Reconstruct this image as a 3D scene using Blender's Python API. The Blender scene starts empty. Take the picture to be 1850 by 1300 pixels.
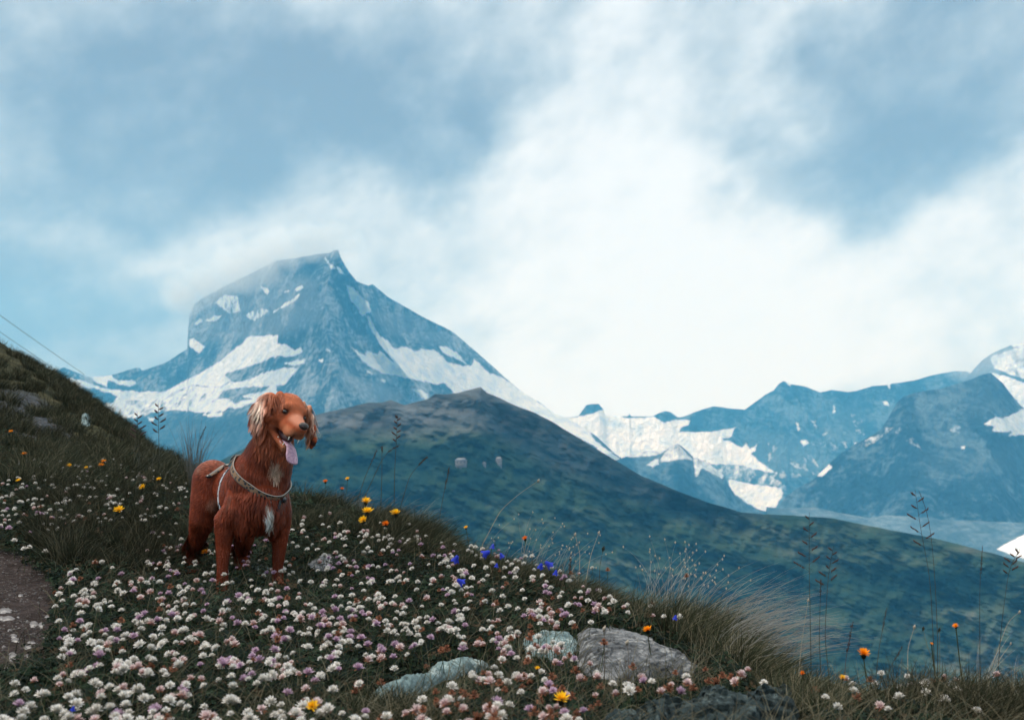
import bpy, bmesh, math, random
import numpy as np
from mathutils import Vector, Matrix
from mathutils.bvhtree import BVHTree

# ------------------------------------------------------------------ camera
sc = bpy.context.scene
C = sc.collection
F = 1800.0                       # focal length in photo pixels (1850 px wide)
PITCH = math.radians(9.15)
SP, CP = math.sin(PITCH), math.cos(PITCH)
cd = bpy.data.cameras.new("camera")
cam = bpy.data.objects.new("camera", cd)
C.objects.link(cam)
cam.rotation_euler = (math.pi / 2 + PITCH, 0, 0)
cd.sensor_width = 36.0
cd.lens = F * 36 / 1850
cd.clip_start = 0.05
cd.clip_end = 60000
cd.dof.use_dof = True
cd.dof.focus_distance = 3.3
cd.dof.aperture_fstop = 6.3
sc.camera = cam
vs = sc.view_settings
sc.display_settings.display_device = 'sRGB'
vs.view_transform = 'Standard'; vs.look = 'None'; vs.exposure = 0.32; vs.gamma = 1.0
cy = sc.cycles
cy.use_denoising = True
cy.max_bounces = 6; cy.diffuse_bounces = 3; cy.glossy_bounces = 2
cy.transmission_bounces = 3; cy.volume_bounces = 1; cy.transparent_max_bounces = 8
cy.use_adaptive_sampling = True; cy.adaptive_threshold = 0.01

# ------------------------------------------------------------------ sun and sky
SUN_EL, SUN_AZ = math.radians(46), math.radians(-102)     # azimuth from the view axis, + to the right
sd = bpy.data.lights.new("sun", 'SUN')
sd.energy = 2.0; sd.angle = math.radians(14); sd.color = (1.0, 0.95, 0.88)
so = bpy.data.objects.new("sun", sd); C.objects.link(so)
sdir = Vector((math.sin(SUN_AZ) * math.cos(SUN_EL), math.cos(SUN_AZ) * math.cos(SUN_EL), math.sin(SUN_EL)))
so.rotation_euler = sdir.to_track_quat('Z', 'Y').to_euler()

def az_el(px, py):
    u, v = (px - 925) / F, (650 - py) / F
    y, z = CP - v * SP, SP + v * CP
    return math.atan2(u, y), math.atan2(z, math.hypot(u, y))

def build_world():
    w = bpy.data.worlds.new("World"); sc.world = w; w.use_nodes = True
    nt = w.node_tree; N = nt.nodes; L = nt.links
    for n in list(N): N.remove(n)
    out = N.new('ShaderNodeOutputWorld'); bg = N.new('ShaderNodeBackground')
    bg.inputs['Strength'].default_value = 0.1
    L.new(bg.outputs[0], out.inputs[0])
    sky = N.new('ShaderNodeTexSky'); sky.sky_type = 'NISHITA'; sky.sun_disc = False
    sky.sun_elevation = SUN_EL; sky.sun_rotation = SUN_AZ; sky.altitude = 2500
    tc = N.new('ShaderNodeTexCoord')
    def M(op, a, b=None, c=None):
        n = N.new('ShaderNodeMath'); n.operation = op
        for i, v in enumerate((a, b, c)):
            if v is None: continue
            if isinstance(v, (int, float)): n.inputs[i].default_value = v
            else: L.new(v, n.inputs[i])
        return n.outputs[0]
    def VM(op, a, b=None, c=None, o=0):
        n = N.new('ShaderNodeVectorMath'); n.operation = op
        for i, v in enumerate((a, b, c)):
            if v is None: continue
            if isinstance(v, tuple): n.inputs[i].default_value = v
            else: L.new(v, n.inputs[i])
        return n.outputs[o]
    sx = N.new('ShaderNodeSeparateXYZ'); L.new(tc.outputs['Generated'], sx.inputs[0])
    x, y, z = sx.outputs
    az = M('ARCTAN2', x, y)
    el = M('ARCSINE', z)
    cb = N.new('ShaderNodeCombineXYZ'); L.new(az, cb.inputs[0]); L.new(el, cb.inputs[1])
    P0 = cb.outputs[0]
    def noise(vec, scale, det, rough=0.55, off=0.0, dist=0.0):
        n = N.new('ShaderNodeTexNoise'); n.inputs['Scale'].default_value = scale
        n.inputs['Detail'].default_value = det; n.inputs['Roughness'].default_value = rough
        n.inputs['Distortion'].default_value = dist
        L.new(VM('ADD', vec, (off, off * .7, off * .3)), n.inputs['Vector'])
        return n
    # cloud layer seen obliquely: noise is stretched sideways
    rot = N.new('ShaderNodeMapping'); L.new(P0, rot.inputs[0]); rot.inputs['Rotation'].default_value = (0, 0, -.42); rot.inputs['Scale'].default_value = (1, 1, 1)
    st = VM('MULTIPLY', rot.outputs[0], (1.0, 1.38, 1.0))
    warp = noise(st, 5.0, 4, .55, 3.1)
    wv = VM('MULTIPLY', VM('SUBTRACT', warp.outputs['Color'], (.5, .5, .5)), (.34, .22, 0))
    P = VM('ADD', P0, wv)
    blobs = BLOBS
    t = None
    for (px, py, rx, ry, amp) in blobs:
        a, e = az_el(px, py)
        sa, se = F / rx, F / ry
        q = VM('MULTIPLY_ADD', P, (sa, se, 0), (-a * sa, -e * se, 0))
        ln = VM('LENGTH', q, o=1)
        mr = N.new('ShaderNodeMapRange'); mr.interpolation_type = 'SMOOTHSTEP'
        L.new(ln, mr.inputs['Value'])
        mr.inputs['From Min'].default_value = 0; mr.inputs['From Max'].default_value = 1.6
        mr.inputs['To Min'].default_value = amp; mr.inputs['To Max'].default_value = 0
        t = mr.outputs[0] if t is None else M('ADD', t, mr.outputs[0])
    n1 = noise(st, 7.0, 8, .58, 7.7, .15).outputs['Fac']
    n2 = noise(st, 19.0, 6, .6, 1.3, 0).outputs['Fac']
    t = M('ADD', t, 0.50)
    t = M('ADD', t, M('MULTIPLY', M('SUBTRACT', n1, .5), 1.0))
    t = M('ADD', t, M('MULTIPLY', M('SUBTRACT', n2, .5), .50))
    cr = N.new('ShaderNodeValToRGB'); L.new(t, cr.inputs[0])
    cr.color_ramp.interpolation = 'B_SPLINE'
    els = cr.color_ramp.elements
    cols = SKYCOLS
    els[0].position = cols[0][0]; els[0].color = (*cols[0][1], 1)
    els[1].position = cols[-1][0]; els[1].color = (*cols[-1][1], 1)
    for p, c in cols[1:-1]:
        e_ = els.new(p); e_.color = (*c, 1)
    # cloud is brightest high overhead, above the frame
    hi = N.new('ShaderNodeMapRange'); hi.interpolation_type = 'SMOOTHSTEP'; L.new(el, hi.inputs['Value'])
    hi.inputs['From Min'].default_value = .55; hi.inputs['From Max'].default_value = 1.0
    hi.inputs['To Min'].default_value = 10; hi.inputs['To Max'].default_value = 36
    hc = N.new('ShaderNodeCombineXYZ')
    for i in range(3): L.new(hi.outputs[0], hc.inputs[i])
    wm = N.new('ShaderNodeMix'); wm.data_type = 'RGBA'
    whi = N.new('ShaderNodeMapRange'); L.new(el, whi.inputs['Value']); whi.inputs['From Min'].default_value = .55; whi.inputs['From Max'].default_value = .95
    whi.inputs['To Max'].default_value = .8
    L.new(whi.outputs[0], wm.inputs['Factor']); L.new(cr.outputs[0], wm.inputs['A']); wm.inputs['B'].default_value = (.60, .575, .54, 1)
    sc_ = VM('MULTIPLY', wm.outputs['Result'], hc.outputs[0])
    # thin cover: a little of the clear sky shows through where the cloud is darkest
    mix = N.new('ShaderNodeMix'); mix.data_type = 'RGBA'
    mix.inputs['Factor'].default_value = 0.95
    L.new(sky.outputs[0], mix.inputs['A']); L.new(sc_, mix.inputs['B'])
    L.new(mix.outputs['Result'], bg.inputs['Color'])

SKYCOLS = [(0.0, (.185, .25, .325)), (.22, (.255, .335, .415)), (.50, (.44, .535, .605)), (.76, (.68, .76, .82)), (1.0, (.79, .86, .92))]
# soft bright and dark cloud masses: (photo px, py, radius x, radius y, amount), read as sky directions
BLOBS = [
 (120, 60, 420, 160, -.13), (330, 260, 430, 170, -.38), (620, 150, 330, 150, -.27), (90, 590, 330, 115, -.52), (170, 400, 160, 80, -.14),
 (700, 230, 220, 130, -.12), (1500, 290, 210, 105, -.30), (1740, 150, 240, 170, -.22), (1700, 30, 200, 120, -.15), (1560, 150, 120, 120, -.1),
 (930, 60, 240, 90, -.12), (830, 620, 170, 70, -.10), (0, 230, 120, 150, .05),
 (1100, 560, 420, 230, .38), (1180, 330, 260, 200, .28), (1180, 60, 120, 110, .30), (960, 240, 160, 100, .26), (860, 330, 130, 90, .18),
 (1760, 430, 260, 120, .34), (1500, 560, 420, 150, .24), (1200, 700, 600, 90, .30), (330, 450, 310, 62, .24), (640, 430, 120, 70, .15),
 (350, 250, 120, 40, .08), (1830, 290, 90, 60, .2), (720, 360, 150, 60, .14), (1380, 90, 130, 130, .18), (230, 560, 160, 30, .08),
]
build_world()

# ------------------------------------------------------------------ helpers
def tag(o, label=None, cat=None, group=None, kind=None):
    if label: o['label'] = label
    if cat: o['category'] = cat
    if group: o['group'] = group
    if kind: o['kind'] = kind
    return o

def empty(name, loc, label=None, cat=None, group=None):
    o = bpy.data.objects.new(name, None); C.objects.link(o); o.location = loc
    o.empty_display_size = 0.1
    return tag(o, label, cat, group)

def mesh_obj(name, verts, faces, mat=None, parent=None, smooth=False, attrs=None, mats=None, midx=None):
    """verts (n,3); faces: (m,k) int array or list of such arrays"""
    me = bpy.data.meshes.new(name)
    verts = np.asarray(verts, dtype=np.float32)
    if isinstance(faces, np.ndarray): faces = [faces]
    me.vertices.add(len(verts)); me.vertices.foreach_set('co', verts.ravel())
    nl = sum(f.size for f in faces); npoly = sum(len(f) for f in faces)
    me.loops.add(nl); me.polygons.add(npoly)
    me.loops.foreach_set('vertex_index', np.concatenate([f.ravel() for f in faces]).astype(np.int32))
    tot = np.concatenate([np.full(len(f), f.shape[1], np.int32) for f in faces])
    start = np.concatenate([[0], np.cumsum(tot)[:-1]]).astype(np.int32)
    me.polygons.foreach_set('loop_start', start)
    try: me.polygons.foreach_set('loop_total', tot)
    except Exception: pass
    if smooth: me.polygons.foreach_set('use_smooth', np.ones(npoly, bool))
    for m in (mats or ([mat] if mat else [])): me.materials.append(m)
    if midx is not None: me.polygons.foreach_set('material_index', np.asarray(midx, np.int32))
    for k, v in (attrs or {}).items():
        v = np.asarray(v, np.float32)
        if v.ndim == 1:
            a = me.attributes.new(k, 'FLOAT', 'POINT'); a.data.foreach_set('value', v)
        else:
            a = me.attributes.new(k, 'FLOAT_COLOR', 'POINT')
            if v.shape[1] == 3: v = np.concatenate([v, np.ones((len(v), 1), np.float32)], 1)
            a.data.foreach_set('color', v.ravel())
    me.update(calc_edges=True); me.validate()
    o = bpy.data.objects.new(name, me); C.objects.link(o)
    if parent: o.parent = parent
    return o

def AE(px, py):
    """photo pixel -> (x/y, z/y) of the ray through it"""
    px = np.asarray(px, float); py = np.asarray(py, float)
    u = (px - 925) / F; v = (650 - py) / F
    den = CP - v * SP
    return u / den, (SP + v * CP) / den
def at(px, py, y):
    a, e = AE(px, py)
    return Vector((float(a) * y, y, float(e) * y))
def topx(P):
    P = np.asarray(P, float)
    x, y, z = P[..., 0], P[..., 1], P[..., 2]
    zc = y * CP + z * SP; vc = z * CP - y * SP
    return 925 + F * x / zc, 650 - F * vc / zc

_rs = np.random.RandomState(7)
_perm = _rs.permutation(256); _perm = np.concatenate([_perm, _perm, _perm])
_grad = _rs.normal(size=(256, 3)); _grad /= np.linalg.norm(_grad, axis=1)[:, None]
def perlin(x, y, z=0.0):
    x, y, z = np.broadcast_arrays(np.asarray(x, float), np.asarray(y, float), np.asarray(z, float))
    xi, yi, zi = np.floor(x).astype(int), np.floor(y).astype(int), np.floor(z).astype(int)
    xf, yf, zf = x - xi, y - yi, z - zi
    u, v, w = [t * t * t * (t * (t * 6 - 15) + 10) for t in (xf, yf, zf)]
    r = 0
    for i in (0, 1):
        for j in (0, 1):
            for k in (0, 1):
                h = _perm[_perm[_perm[(xi + i) & 255] + ((yi + j) & 255)] + ((zi + k) & 255)]
                g = _grad[h]
                d = g[..., 0] * (xf - i) + g[..., 1] * (yf - j) + g[..., 2] * (zf - k)
                r = r + d * (u if i else 1 - u) * (v if j else 1 - v) * (w if k else 1 - w)
    return r * 1.5
def fbm(x, y, z=0.0, octv=5, gain=.5, ridged=False):
    r, a, f, s = 0, 1.0, 1.0, 0
    for o in range(octv):
        n = perlin(x * f + o * 17.3, y * f + o * 5.1, np.asarray(z) * f + o * 3.7)
        if ridged: n = 1 - 2 * np.abs(n)
        r = r + a * n; s += a; a *= gain; f *= 2.03
    return r / s

def sstep(x, a, b):
    t = np.clip((x - a) / (b - a), 0, 1); return t * t * (3 - 2 * t)

def poly_sd(px, py, poly):
    """signed distance (inside > 0) of points to a polygon"""
    poly = np.asarray(poly, float); q = np.roll(poly, -1, 0)
    d2 = np.full(px.shape, 1e18); inside = np.zeros(px.shape, bool)
    for (x0, y0), (x1, y1) in zip(poly, q):
        ex, ey = x1 - x0, y1 - y0
        t = np.clip(((px - x0) * ex + (py - y0) * ey) / max(ex * ex + ey * ey, 1e-9), 0, 1)
        d2 = np.minimum(d2, (px - x0 - t * ex) ** 2 + (py - y0 - t * ey) ** 2)
        c = ((y0 > py) != (y1 > py)) & (px < (x1 - x0) * (py - y0) / ((y1 - y0) if y1 != y0 else 1e-9) + x0)
        inside ^= c
    d = np.sqrt(d2)
    return np.where(inside, d, -d)

def new_mat(name):
    m = bpy.data.materials.new(name); m.use_nodes = True
    nt = m.node_tree; b = nt.nodes['Principled BSDF']
    return m, nt, b
class NB:
    """tiny node builder"""
    def __init__(s, nt): s.nt = nt; s.N = nt.nodes; s.L = nt.links
    def put(s, sock, v):
        if isinstance(v, (int, float)): sock.default_value = v
        elif isinstance(v, tuple):
            sock.default_value = v if len(v) == len(sock.default_value) else (*v, 1)
        else: s.L.new(v, sock)
    def coord(s, which='Object'):
        return s.N.new('ShaderNodeTexCoord').outputs[which]
    def mapping(s, vec, scale=(1, 1, 1), rot=(0, 0, 0)):
        n = s.N.new('ShaderNodeMapping'); n.inputs['Scale'].default_value = scale; n.inputs['Rotation'].default_value = rot
        s.L.new(vec, n.inputs[0]); return n.outputs[0]
    def noise(s, vec, scale, det=4, rough=.55, dist=0, out='Fac'):
        n = s.N.new('ShaderNodeTexNoise'); s.L.new(vec, n.inputs['Vector'])
        n.inputs['Scale'].default_value = scale; n.inputs['Detail'].default_value = det
        n.inputs['Roughness'].default_value = rough; n.inputs['Distortion'].default_value = dist
        return n.outputs[out]
    def math(s, op, a, b=0.0):
        n = s.N.new('ShaderNodeMath'); n.operation = op; s.put(n.inputs[0], a); s.put(n.inputs[1], b); return n.outputs[0]
    def mix(s, f, a, b):
        n = s.N.new('ShaderNodeMix'); n.data_type = 'RGBA'
        s.put(n.inputs['Factor'], f); s.put(n.inputs['A'], a); s.put(n.inputs['B'], b); return n.outputs['Result']
    def ramp(s, f, stops, interp='LINEAR'):
        n = s.N.new('ShaderNodeValToRGB'); s.L.new(f, n.inputs[0]); n.color_ramp.interpolation = interp
        e = n.color_ramp.elements
        e[0].position = stops[0][0]; e[0].color = (*stops[0][1], 1); e[1].position = stops[-1][0]; e[1].color = (*stops[-1][1], 1)
        for p, c in stops[1:-1]: e.new(p).color = (*c, 1)
        return n.outputs[0]
    def mr(s, v, a, b, c=0.0, d=1.0):
        n = s.N.new('ShaderNodeMapRange'); s.put(n.inputs[0], v)
        for i, q in enumerate((a, b, c, d)): n.inputs[i + 1].default_value = q
        return n.outputs[0]
    def attr(s, name, out='Fac'):
        n = s.N.new('ShaderNodeAttribute'); n.attribute_name = name; return n.outputs[out]
    def bump(s, h, strength, dist, bsdf):
        n = s.N.new('ShaderNodeBump'); n.inputs['Strength'].default_value = strength; n.inputs['Distance'].default_value = dist
        s.L.new(h, n.inputs['Height']); s.L.new(n.outputs[0], bsdf.inputs['Normal']); return n

# ------------------------------------------------------------------ mountains
def Z(ox, oy, s, pts): return [(ox + x / s, oy + y / s) for x, y in pts]
Z1 = lambda *p: Z(100, 560, 4.625, p)
Z2 = lambda *p: Z(320, 440, 4.625, p)
Z3 = lambda *p: Z(600, 560, 4.625, p)
Z4 = lambda *p: Z(960, 680, 4.022, p)
Z5 = lambda *p: Z(1390, 600, 4.022, p)

def far_mat(name, rock_a, rock_b, rock_c, scale, tilt=0.0, stretch=(1, 1, 1), snow_n=0.9, bump=25.0):
    m, nt, b = new_mat(name); n = NB(nt)
    co = n.coord('Object')
    mp = n.mapping(co, stretch, (0, tilt, 0))
    f1 = n.noise(mp, scale, 9, .62, .4)
    f2 = n.noise(mp, scale * 6, 6, .65, .2)
    f = n.math('ADD', n.math('MULTIPLY', f1, .65), n.math('MULTIPLY', f2, .35))
    wv = n.nt.nodes.new('ShaderNodeTexWave'); wv.wave_profile = 'SIN'; wv.bands_direction = 'Z'
    n.L.new(n.mapping(co, (1, 1, 1), (0, tilt * .6, 0)), wv.inputs['Vector'])
    wv.inputs['Scale'].default_value = scale * 1.3; wv.inputs['Distortion'].default_value = 14; wv.inputs['Detail'].default_value = 6; wv.inputs['Detail Scale'].default_value = 1.6
    f = n.math('ADD', n.math('MULTIPLY', f, .95), n.math('MULTIPLY', wv.outputs['Fac'], .05))
    rock = n.ramp(f, [(.38, rock_a), (.49, rock_b), (.60, rock_c)])
    rock = n.mix(n.math('MULTIPLY', n.attr('turf'), .85), rock, n.ramp(f, [(.4, (.004, .018, .024)), (.6, (.03, .05, .045))]))
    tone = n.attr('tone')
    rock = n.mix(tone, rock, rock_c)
    sn = n.math('ADD', n.attr('snow'), n.math('MULTIPLY', n.math('SUBTRACT', n.noise(mp, scale * 3.5, 8, .66), .5), snow_n))
    sf = n.mr(sn, .37, .62)
    icy = n.noise(mp, scale * 2.5, 6, .6)
    snowc = n.ramp(icy, [(.33, (.66, .78, .86)), (.55, (.96, .98, .99))])
    n.L.new(n.mix(sf, rock, snowc), b.inputs['Base Color'])
    b.inputs['Roughness'].default_value = 0.9; b.inputs['Specular IOR Level'].default_value = 0.1
    n.bump(f2, 1.0, bump, b)
    return m

def sheet(name, top, bot, depth, slope, nx, ny, mat, px0, px1, amp, fx, fz, snow=(), tone=(), jag=2.0, ridge=None, seed=0.0,
          soft=3.0, label=None, back=0.9, turf_from=None, bot_fn=None, vexp=1.0):
    """a mountain face: skyline, then rows that come nearer as they go down, then a back slope.
    depth(px) = distance of the skyline, slope = metres nearer per metre of descent"""
    px = np.linspace(px0, px1, nx)
    tp = np.asarray(top, float)
    ty = np.interp(px, tp[:, 0], tp[:, 1])
    ty = ty + fbm(px / 38.0, seed + 3.3, 0, 6, .6) * jag * 2.2
    by = bot_fn(px) if bot_fn else np.full(nx, float(bot))
    by = np.maximum(by, ty + 6)
    soft = soft * 2.2
    t = np.linspace(0, 1, ny) ** vexp
    PX = np.repeat(px[None, :], ny, 0)
    PY = ty[None, :] + (by - ty)[None, :] * t[:, None]
    D = np.array([depth(p) for p in px])[None, :]
    mpp = D / F
    drop = (PY - ty[None, :]) * mpp
    Y = D - slope * drop
    X0 = PX * mpp; Z0 = PY * mpp
    w = sstep(drop, 0, amp * 4)
    rel = fbm(X0 * fx, Z0 * fz, seed, 8, .58, True) * amp + fbm(X0 * fx * .3, Z0 * fx * .3, seed + 9, 3) * amp * 1.2
    Y = Y + rel * w
    if ridge is not None: Y = Y + ridge(PX, PY, mpp)
    A, E = AE(PX, PY)
    P = np.stack([A * Y, Y, E * Y], -1)
    # back slope
    backs = []
    top3 = P[0]
    for k in (1, 2, 3, 4):
        q = top3.copy(); dz = k * back * amp * 6
        q[:, 1] += dz * 0.9; q[:, 2] -= dz + 20 * k
        backs.append(q)
    P = np.concatenate([np.stack(backs[::-1]), P], 0)
    R = P.shape[0]
    sPX = np.concatenate([np.repeat(PX[:1], 4, 0), PX]); sPY = np.concatenate([np.repeat(PY[:1], 4, 0), PY])
    sv = np.zeros(sPX.shape) - 0.35
    for it in snow:
        poly, wgt = (it[0], it[1]) if isinstance(it, tuple) and not isinstance(it[0], tuple) else (it, 1.0)
        sdv = poly_sd(sPX, sPY, poly)
        sv = np.maximum(sv, np.clip(.5 + sdv / (2 * soft), -.35, 1.35) * 1.0 if wgt == 1.0 else np.where(sdv > -soft, np.clip(.5 + sdv / (2 * soft), -.35, wgt), -.35))
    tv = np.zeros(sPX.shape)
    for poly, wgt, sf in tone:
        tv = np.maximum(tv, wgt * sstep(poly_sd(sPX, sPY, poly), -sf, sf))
    idx = np.arange(R * nx).reshape(R, nx)
    fc = np.stack([idx[:-1, :-1], idx[1:, :-1], idx[1:, 1:], idx[:-1, 1:]], -1).reshape(-1, 4)
    o = mesh_obj(name, P.reshape(-1, 3), fc, mat, smooth=True, attrs={'snow': sv.ravel(), 'tone': tv.ravel(), 'turf': (sstep(sPY + 14 * fbm(sPX / 60, sPY / 60, 4.0, 4), turf_from - 18, turf_from + 14) if turf_from else 0 * sPY).ravel()})
    tag(o, label, None, None, 'structure')
    return o

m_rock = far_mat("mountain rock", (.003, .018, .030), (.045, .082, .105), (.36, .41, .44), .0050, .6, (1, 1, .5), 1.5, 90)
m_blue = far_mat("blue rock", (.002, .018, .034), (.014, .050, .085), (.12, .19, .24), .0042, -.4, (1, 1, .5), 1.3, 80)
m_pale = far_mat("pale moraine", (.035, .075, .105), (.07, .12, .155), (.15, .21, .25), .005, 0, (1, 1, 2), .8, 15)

W1 = Z1((80,570),(240,590),(400,650),(500,665),(650,680),(780,680),(870,690),(960,655),(1050,610),(1200,530),(1280,480),(1400,420),(1500,340),(1600,230),(1850,210),(1850,390),(1780,400),(1700,440),(1560,490),(1400,525),(1460,590),(1380,640),(1290,640),(1150,620),(1000,690),(850,740),(720,760),(600,760),(540,800),(500,860),(410,790),(480,770),(520,720),(420,680),(300,650),(180,650))
A2 = Z2((150,1110),(240,1060),(330,1000),(400,950),(520,850),(590,790),(640,770),(680,775),(740,765),(800,760),(835,790),(840,830),(900,840),(980,890),(1030,870),(1045,900),(980,940),(900,945),(850,940),(780,930),(740,950),(640,990),(560,1000),(520,1050),(420,1080),(380,1110),(380,1160),(200,1160))
SN_M = [W1, A2,
 Z1((260,535),(350,520),(450,535),(530,590),(640,580),(670,610),(620,635),(540,620),(440,590),(430,640),(340,600),(280,560)),
 Z1((1380,640),(1460,600),(1600,585),(1750,520),(1850,505),(1850,610),(1740,640),(1640,640),(1540,650),(1440,660),(1380,700),(1330,760),(1230,800),(1200,790),(1300,700)),
 Z1((1040,830),(1100,800),(1240,790),(1350,740),(1450,740),(1490,790),(1400,840),(1270,860),(1150,850)),
 Z1((1230,870),(1330,850),(1400,860),(1390,885),(1280,890)),
 Z1((1480,800),(1560,760),(1640,740),(1560,715),(1720,680),(1850,600),(1850,740),(1620,780),(1500,830)),
 Z1((785,905),(825,905),(812,932),(785,925)),
 Z2((900,1000),(1080,960),(1060,1000),(980,1020)), Z2((660,1110),(820,1050),(900,1035),(1020,1035),(960,1110),(900,1180),(700,1200)),
 Z2((140,670),(190,625),(205,650),(160,685)), Z2((240,640),(310,600),(370,600),(350,632),(260,655)),
 (Z2((320,490),(400,430),(500,440),(520,560),(450,590),(380,545)), .62),
 (Z2((560,600),(700,540),(780,560),(640,640)), .5),
 Z2((705,360),(745,375),(780,400),(750,430),(725,400)), Z2((970,382),(1040,352),(1055,370),(1000,392)), Z2((880,402),(930,382),(942,402),(890,414)),
 Z2((800,575),(870,520),(970,455),(1030,415),(980,480),(880,535)),
 (Z2((90,800),(140,790),(230,860),(190,920),(110,860)), .7),
 Z2((1220,90),(1270,150),(1320,205),(1275,205),(1240,140)), Z2((1335,195),(1365,205),(1410,265),(1360,245)),
 Z2((1415,350),(1470,370),(1520,430),(1600,490),(1610,570),(1550,600),(1460,480)),
 Z2((1590,600),(1615,610),(1670,740),(1720,800),(1660,760)), Z2((1255,880),(1285,880),(1285,902),(1255,902)), Z2((1180,965),(1215,965),(1210,985),(1180,985)),
 Z3((350,185),(400,220),(460,250),(520,320),(600,300),(680,340),(750,330),(850,330),(900,370),(960,430),(1060,460),(1160,465),(1190,410),(1240,450),(1310,530),(1400,550),(1460,590),(1600,690),(1780,800),(1850,850),(1850,990),(1700,900),(1500,820),(1300,740),(1180,700),(1060,720),(1000,670),(950,610),(880,620),(780,600),(640,570),(520,550),(420,530),(330,480),(240,410),(220,380),(160,310),(220,350),(280,380),(290,340),(340,360),(380,370),(400,340),(440,370),(510,430),(440,330),(370,240)),
 Z3((285,50),(315,55),(360,180),(380,240),(335,180)), Z3((880,300),(970,305),(1045,370),(1115,445),(1060,425),(980,375),(920,345)),
 Z3((660,655),(740,660),(805,700),(795,748),(740,722)), Z3((400,570),(450,585),(432,608),(408,600)), Z3((300,512),(345,528),(330,548)),
 Z4((0,170),(100,230),(250,290),(400,360),(420,400),(480,480),(560,540),(700,640),(800,700),(600,620),(450,500),(330,440),(250,400),(100,290),(0,240)),
 (Z1((560,760),(720,760),(1000,690),(1150,630),(1300,650),(1330,690),(1240,790),(1040,830),(930,840),(800,850),(700,890),(560,900),(510,860)), .60),
 (Z1((1290,640),(1380,640),(1350,700),(1300,720)), .6),
]
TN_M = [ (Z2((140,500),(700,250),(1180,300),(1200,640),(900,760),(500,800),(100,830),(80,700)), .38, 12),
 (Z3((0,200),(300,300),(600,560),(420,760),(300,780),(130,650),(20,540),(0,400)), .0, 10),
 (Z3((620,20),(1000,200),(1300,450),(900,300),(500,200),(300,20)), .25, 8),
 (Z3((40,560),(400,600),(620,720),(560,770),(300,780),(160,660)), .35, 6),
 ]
TOP_M = [(-200, 720), (60, 700), (95, 676), (105,668),(115,663),(140,673),(160,680),(200,678),(220,672),(245,664),(252,664),(257,669),(300,655),(322,640),(339,630),(339.5,600),(342,570),(352,548),(380,530),(420,510),(455,493),(500,470),(540,465),(575,458),(596,457),(603,452),(611,451),(616,466),(630,490),(645,508),(665,516),(673,513),(700,535),(760,570),(820,600),(860,635),(905,675),(940,705),(983,732),(1000,745),(1040,762),(1080,790),(1110,818),(1160,855),(1230,900),(1300,960),(1500,1000)]
def ridge_m(PX, PY, mpp):
    # the near ridge runs from the summit down towards the viewer
    cx = np.interp(PY, [450, 520, 600, 660, 720, 850], [612, 588, 590, 598, 600, 640])
    dx = PX - cx
    k = np.interp(PY, [455, 600, 700, 820], [.9, 1.3, .9, .35])
    r = np.where(dx < 0, -dx * k, dx * k * .8)
    r = np.minimum(r, 260) * mpp
    # second buttress on the right, left of the couloir
    c2 = np.interp(PY, [500, 640, 760], [640, 705, 800])
    r2 = np.maximum(0, 34 - np.abs(PX - c2)) * 1.6 * mpp
    return r - r2
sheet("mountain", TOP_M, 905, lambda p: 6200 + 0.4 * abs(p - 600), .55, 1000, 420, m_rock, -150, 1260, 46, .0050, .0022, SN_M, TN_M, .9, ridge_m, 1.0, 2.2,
      "steep pyramid mountain with cloud over its summit and snowfields below its rock faces", turf_from=752)

# far glacier plateau and rocky crest on the right
TOP_G = Z4((-200,330),(0,300),(200,300),(340,290),(400,205),(440,198),(490,200),(520,235),(540,285),(700,288),(712,270),(724,288),(880,290),(920,270),(970,250),(1010,255),(1065,295),(1100,292),(1180,260),(1250,235),(1320,215),(1370,218),(1450,230),(1550,240),(1620,190),(1700,130),(1760,100),(1800,50),(1830,34),(1870,40)) + \
        Z5((150,375),(250,390),(370,435),(450,420),(570,435),(640,425),(750,390),(870,382),(880,375),(1050,350),(1200,310),(1350,280),(1440,285),(1500,330),(1700,420)) + [(1950, 760)]
ROCKG = None
SN_G = [Z4((-200,300),(200,295),(340,292),(520,245),(700,300),(900,290),(960,340),(1080,310),(1150,320),(1140,350),(1090,370),(1080,400),(1200,405),(1330,400),(1400,380),(1490,365),(1450,430),(1400,455),(1530,510),(1560,480),(1590,540),(1640,500),(1600,560),(1640,600),(1700,650),(1780,700),(1700,690),(1500,640),(1340,640),(1200,600),(1000,560),(700,600),(400,600),(-200,500)),
 Z4((1440,750),(1560,770),(1820,810),(1830,850),(1800,900),(1740,1000),(1700,1000),(1640,960),(1480,860),(1440,800)),
 (Z4((1300,630),(1500,640),(1700,700),(1850,800),(1850,830),(1600,760),(1400,720)), .42),
 Z4((1640,490),(1630,540),(1590,560),(1570,540)),
 Z5((60,790),(90,775),(120,800),(60,822)) if False else Z5((225,785),(265,780),(285,805),(250,825)), Z5((200,655),(212,655),(218,700),(208,718)), Z5((462,530),(474,530),(478,575),(464,580)), Z5((820,500),(860,510),(868,530),(840,525)),
 Z5((615,800),(650,800),(640,830),(615,825)), Z5((860,378),(880,378),(872,412)), (Z5((290,640),(330,640),(460,780),(440,800)), .36), (Z5((600,600),(660,600),(690,740),(640,720)), .36),
 (Z5((0,800),(150,880),(300,900),(400,1040),(200,1046),(0,1046)), .34), (Z5((300,800),(620,800),(500,860)), .34), (Z5((130,365),(160,372),(150,390)), 1.0)]
TN_G = [(Z5((-200,700),(300,780),(400,1046),(-200,1046)), .45, 14), (Z5((280,500),(700,560),(640,800),(400,800)), .25, 14)]
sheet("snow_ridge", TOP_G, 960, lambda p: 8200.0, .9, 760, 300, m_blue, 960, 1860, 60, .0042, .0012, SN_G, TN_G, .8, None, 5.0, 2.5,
      "far blue rock crest above the white glacier on the right")
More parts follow.
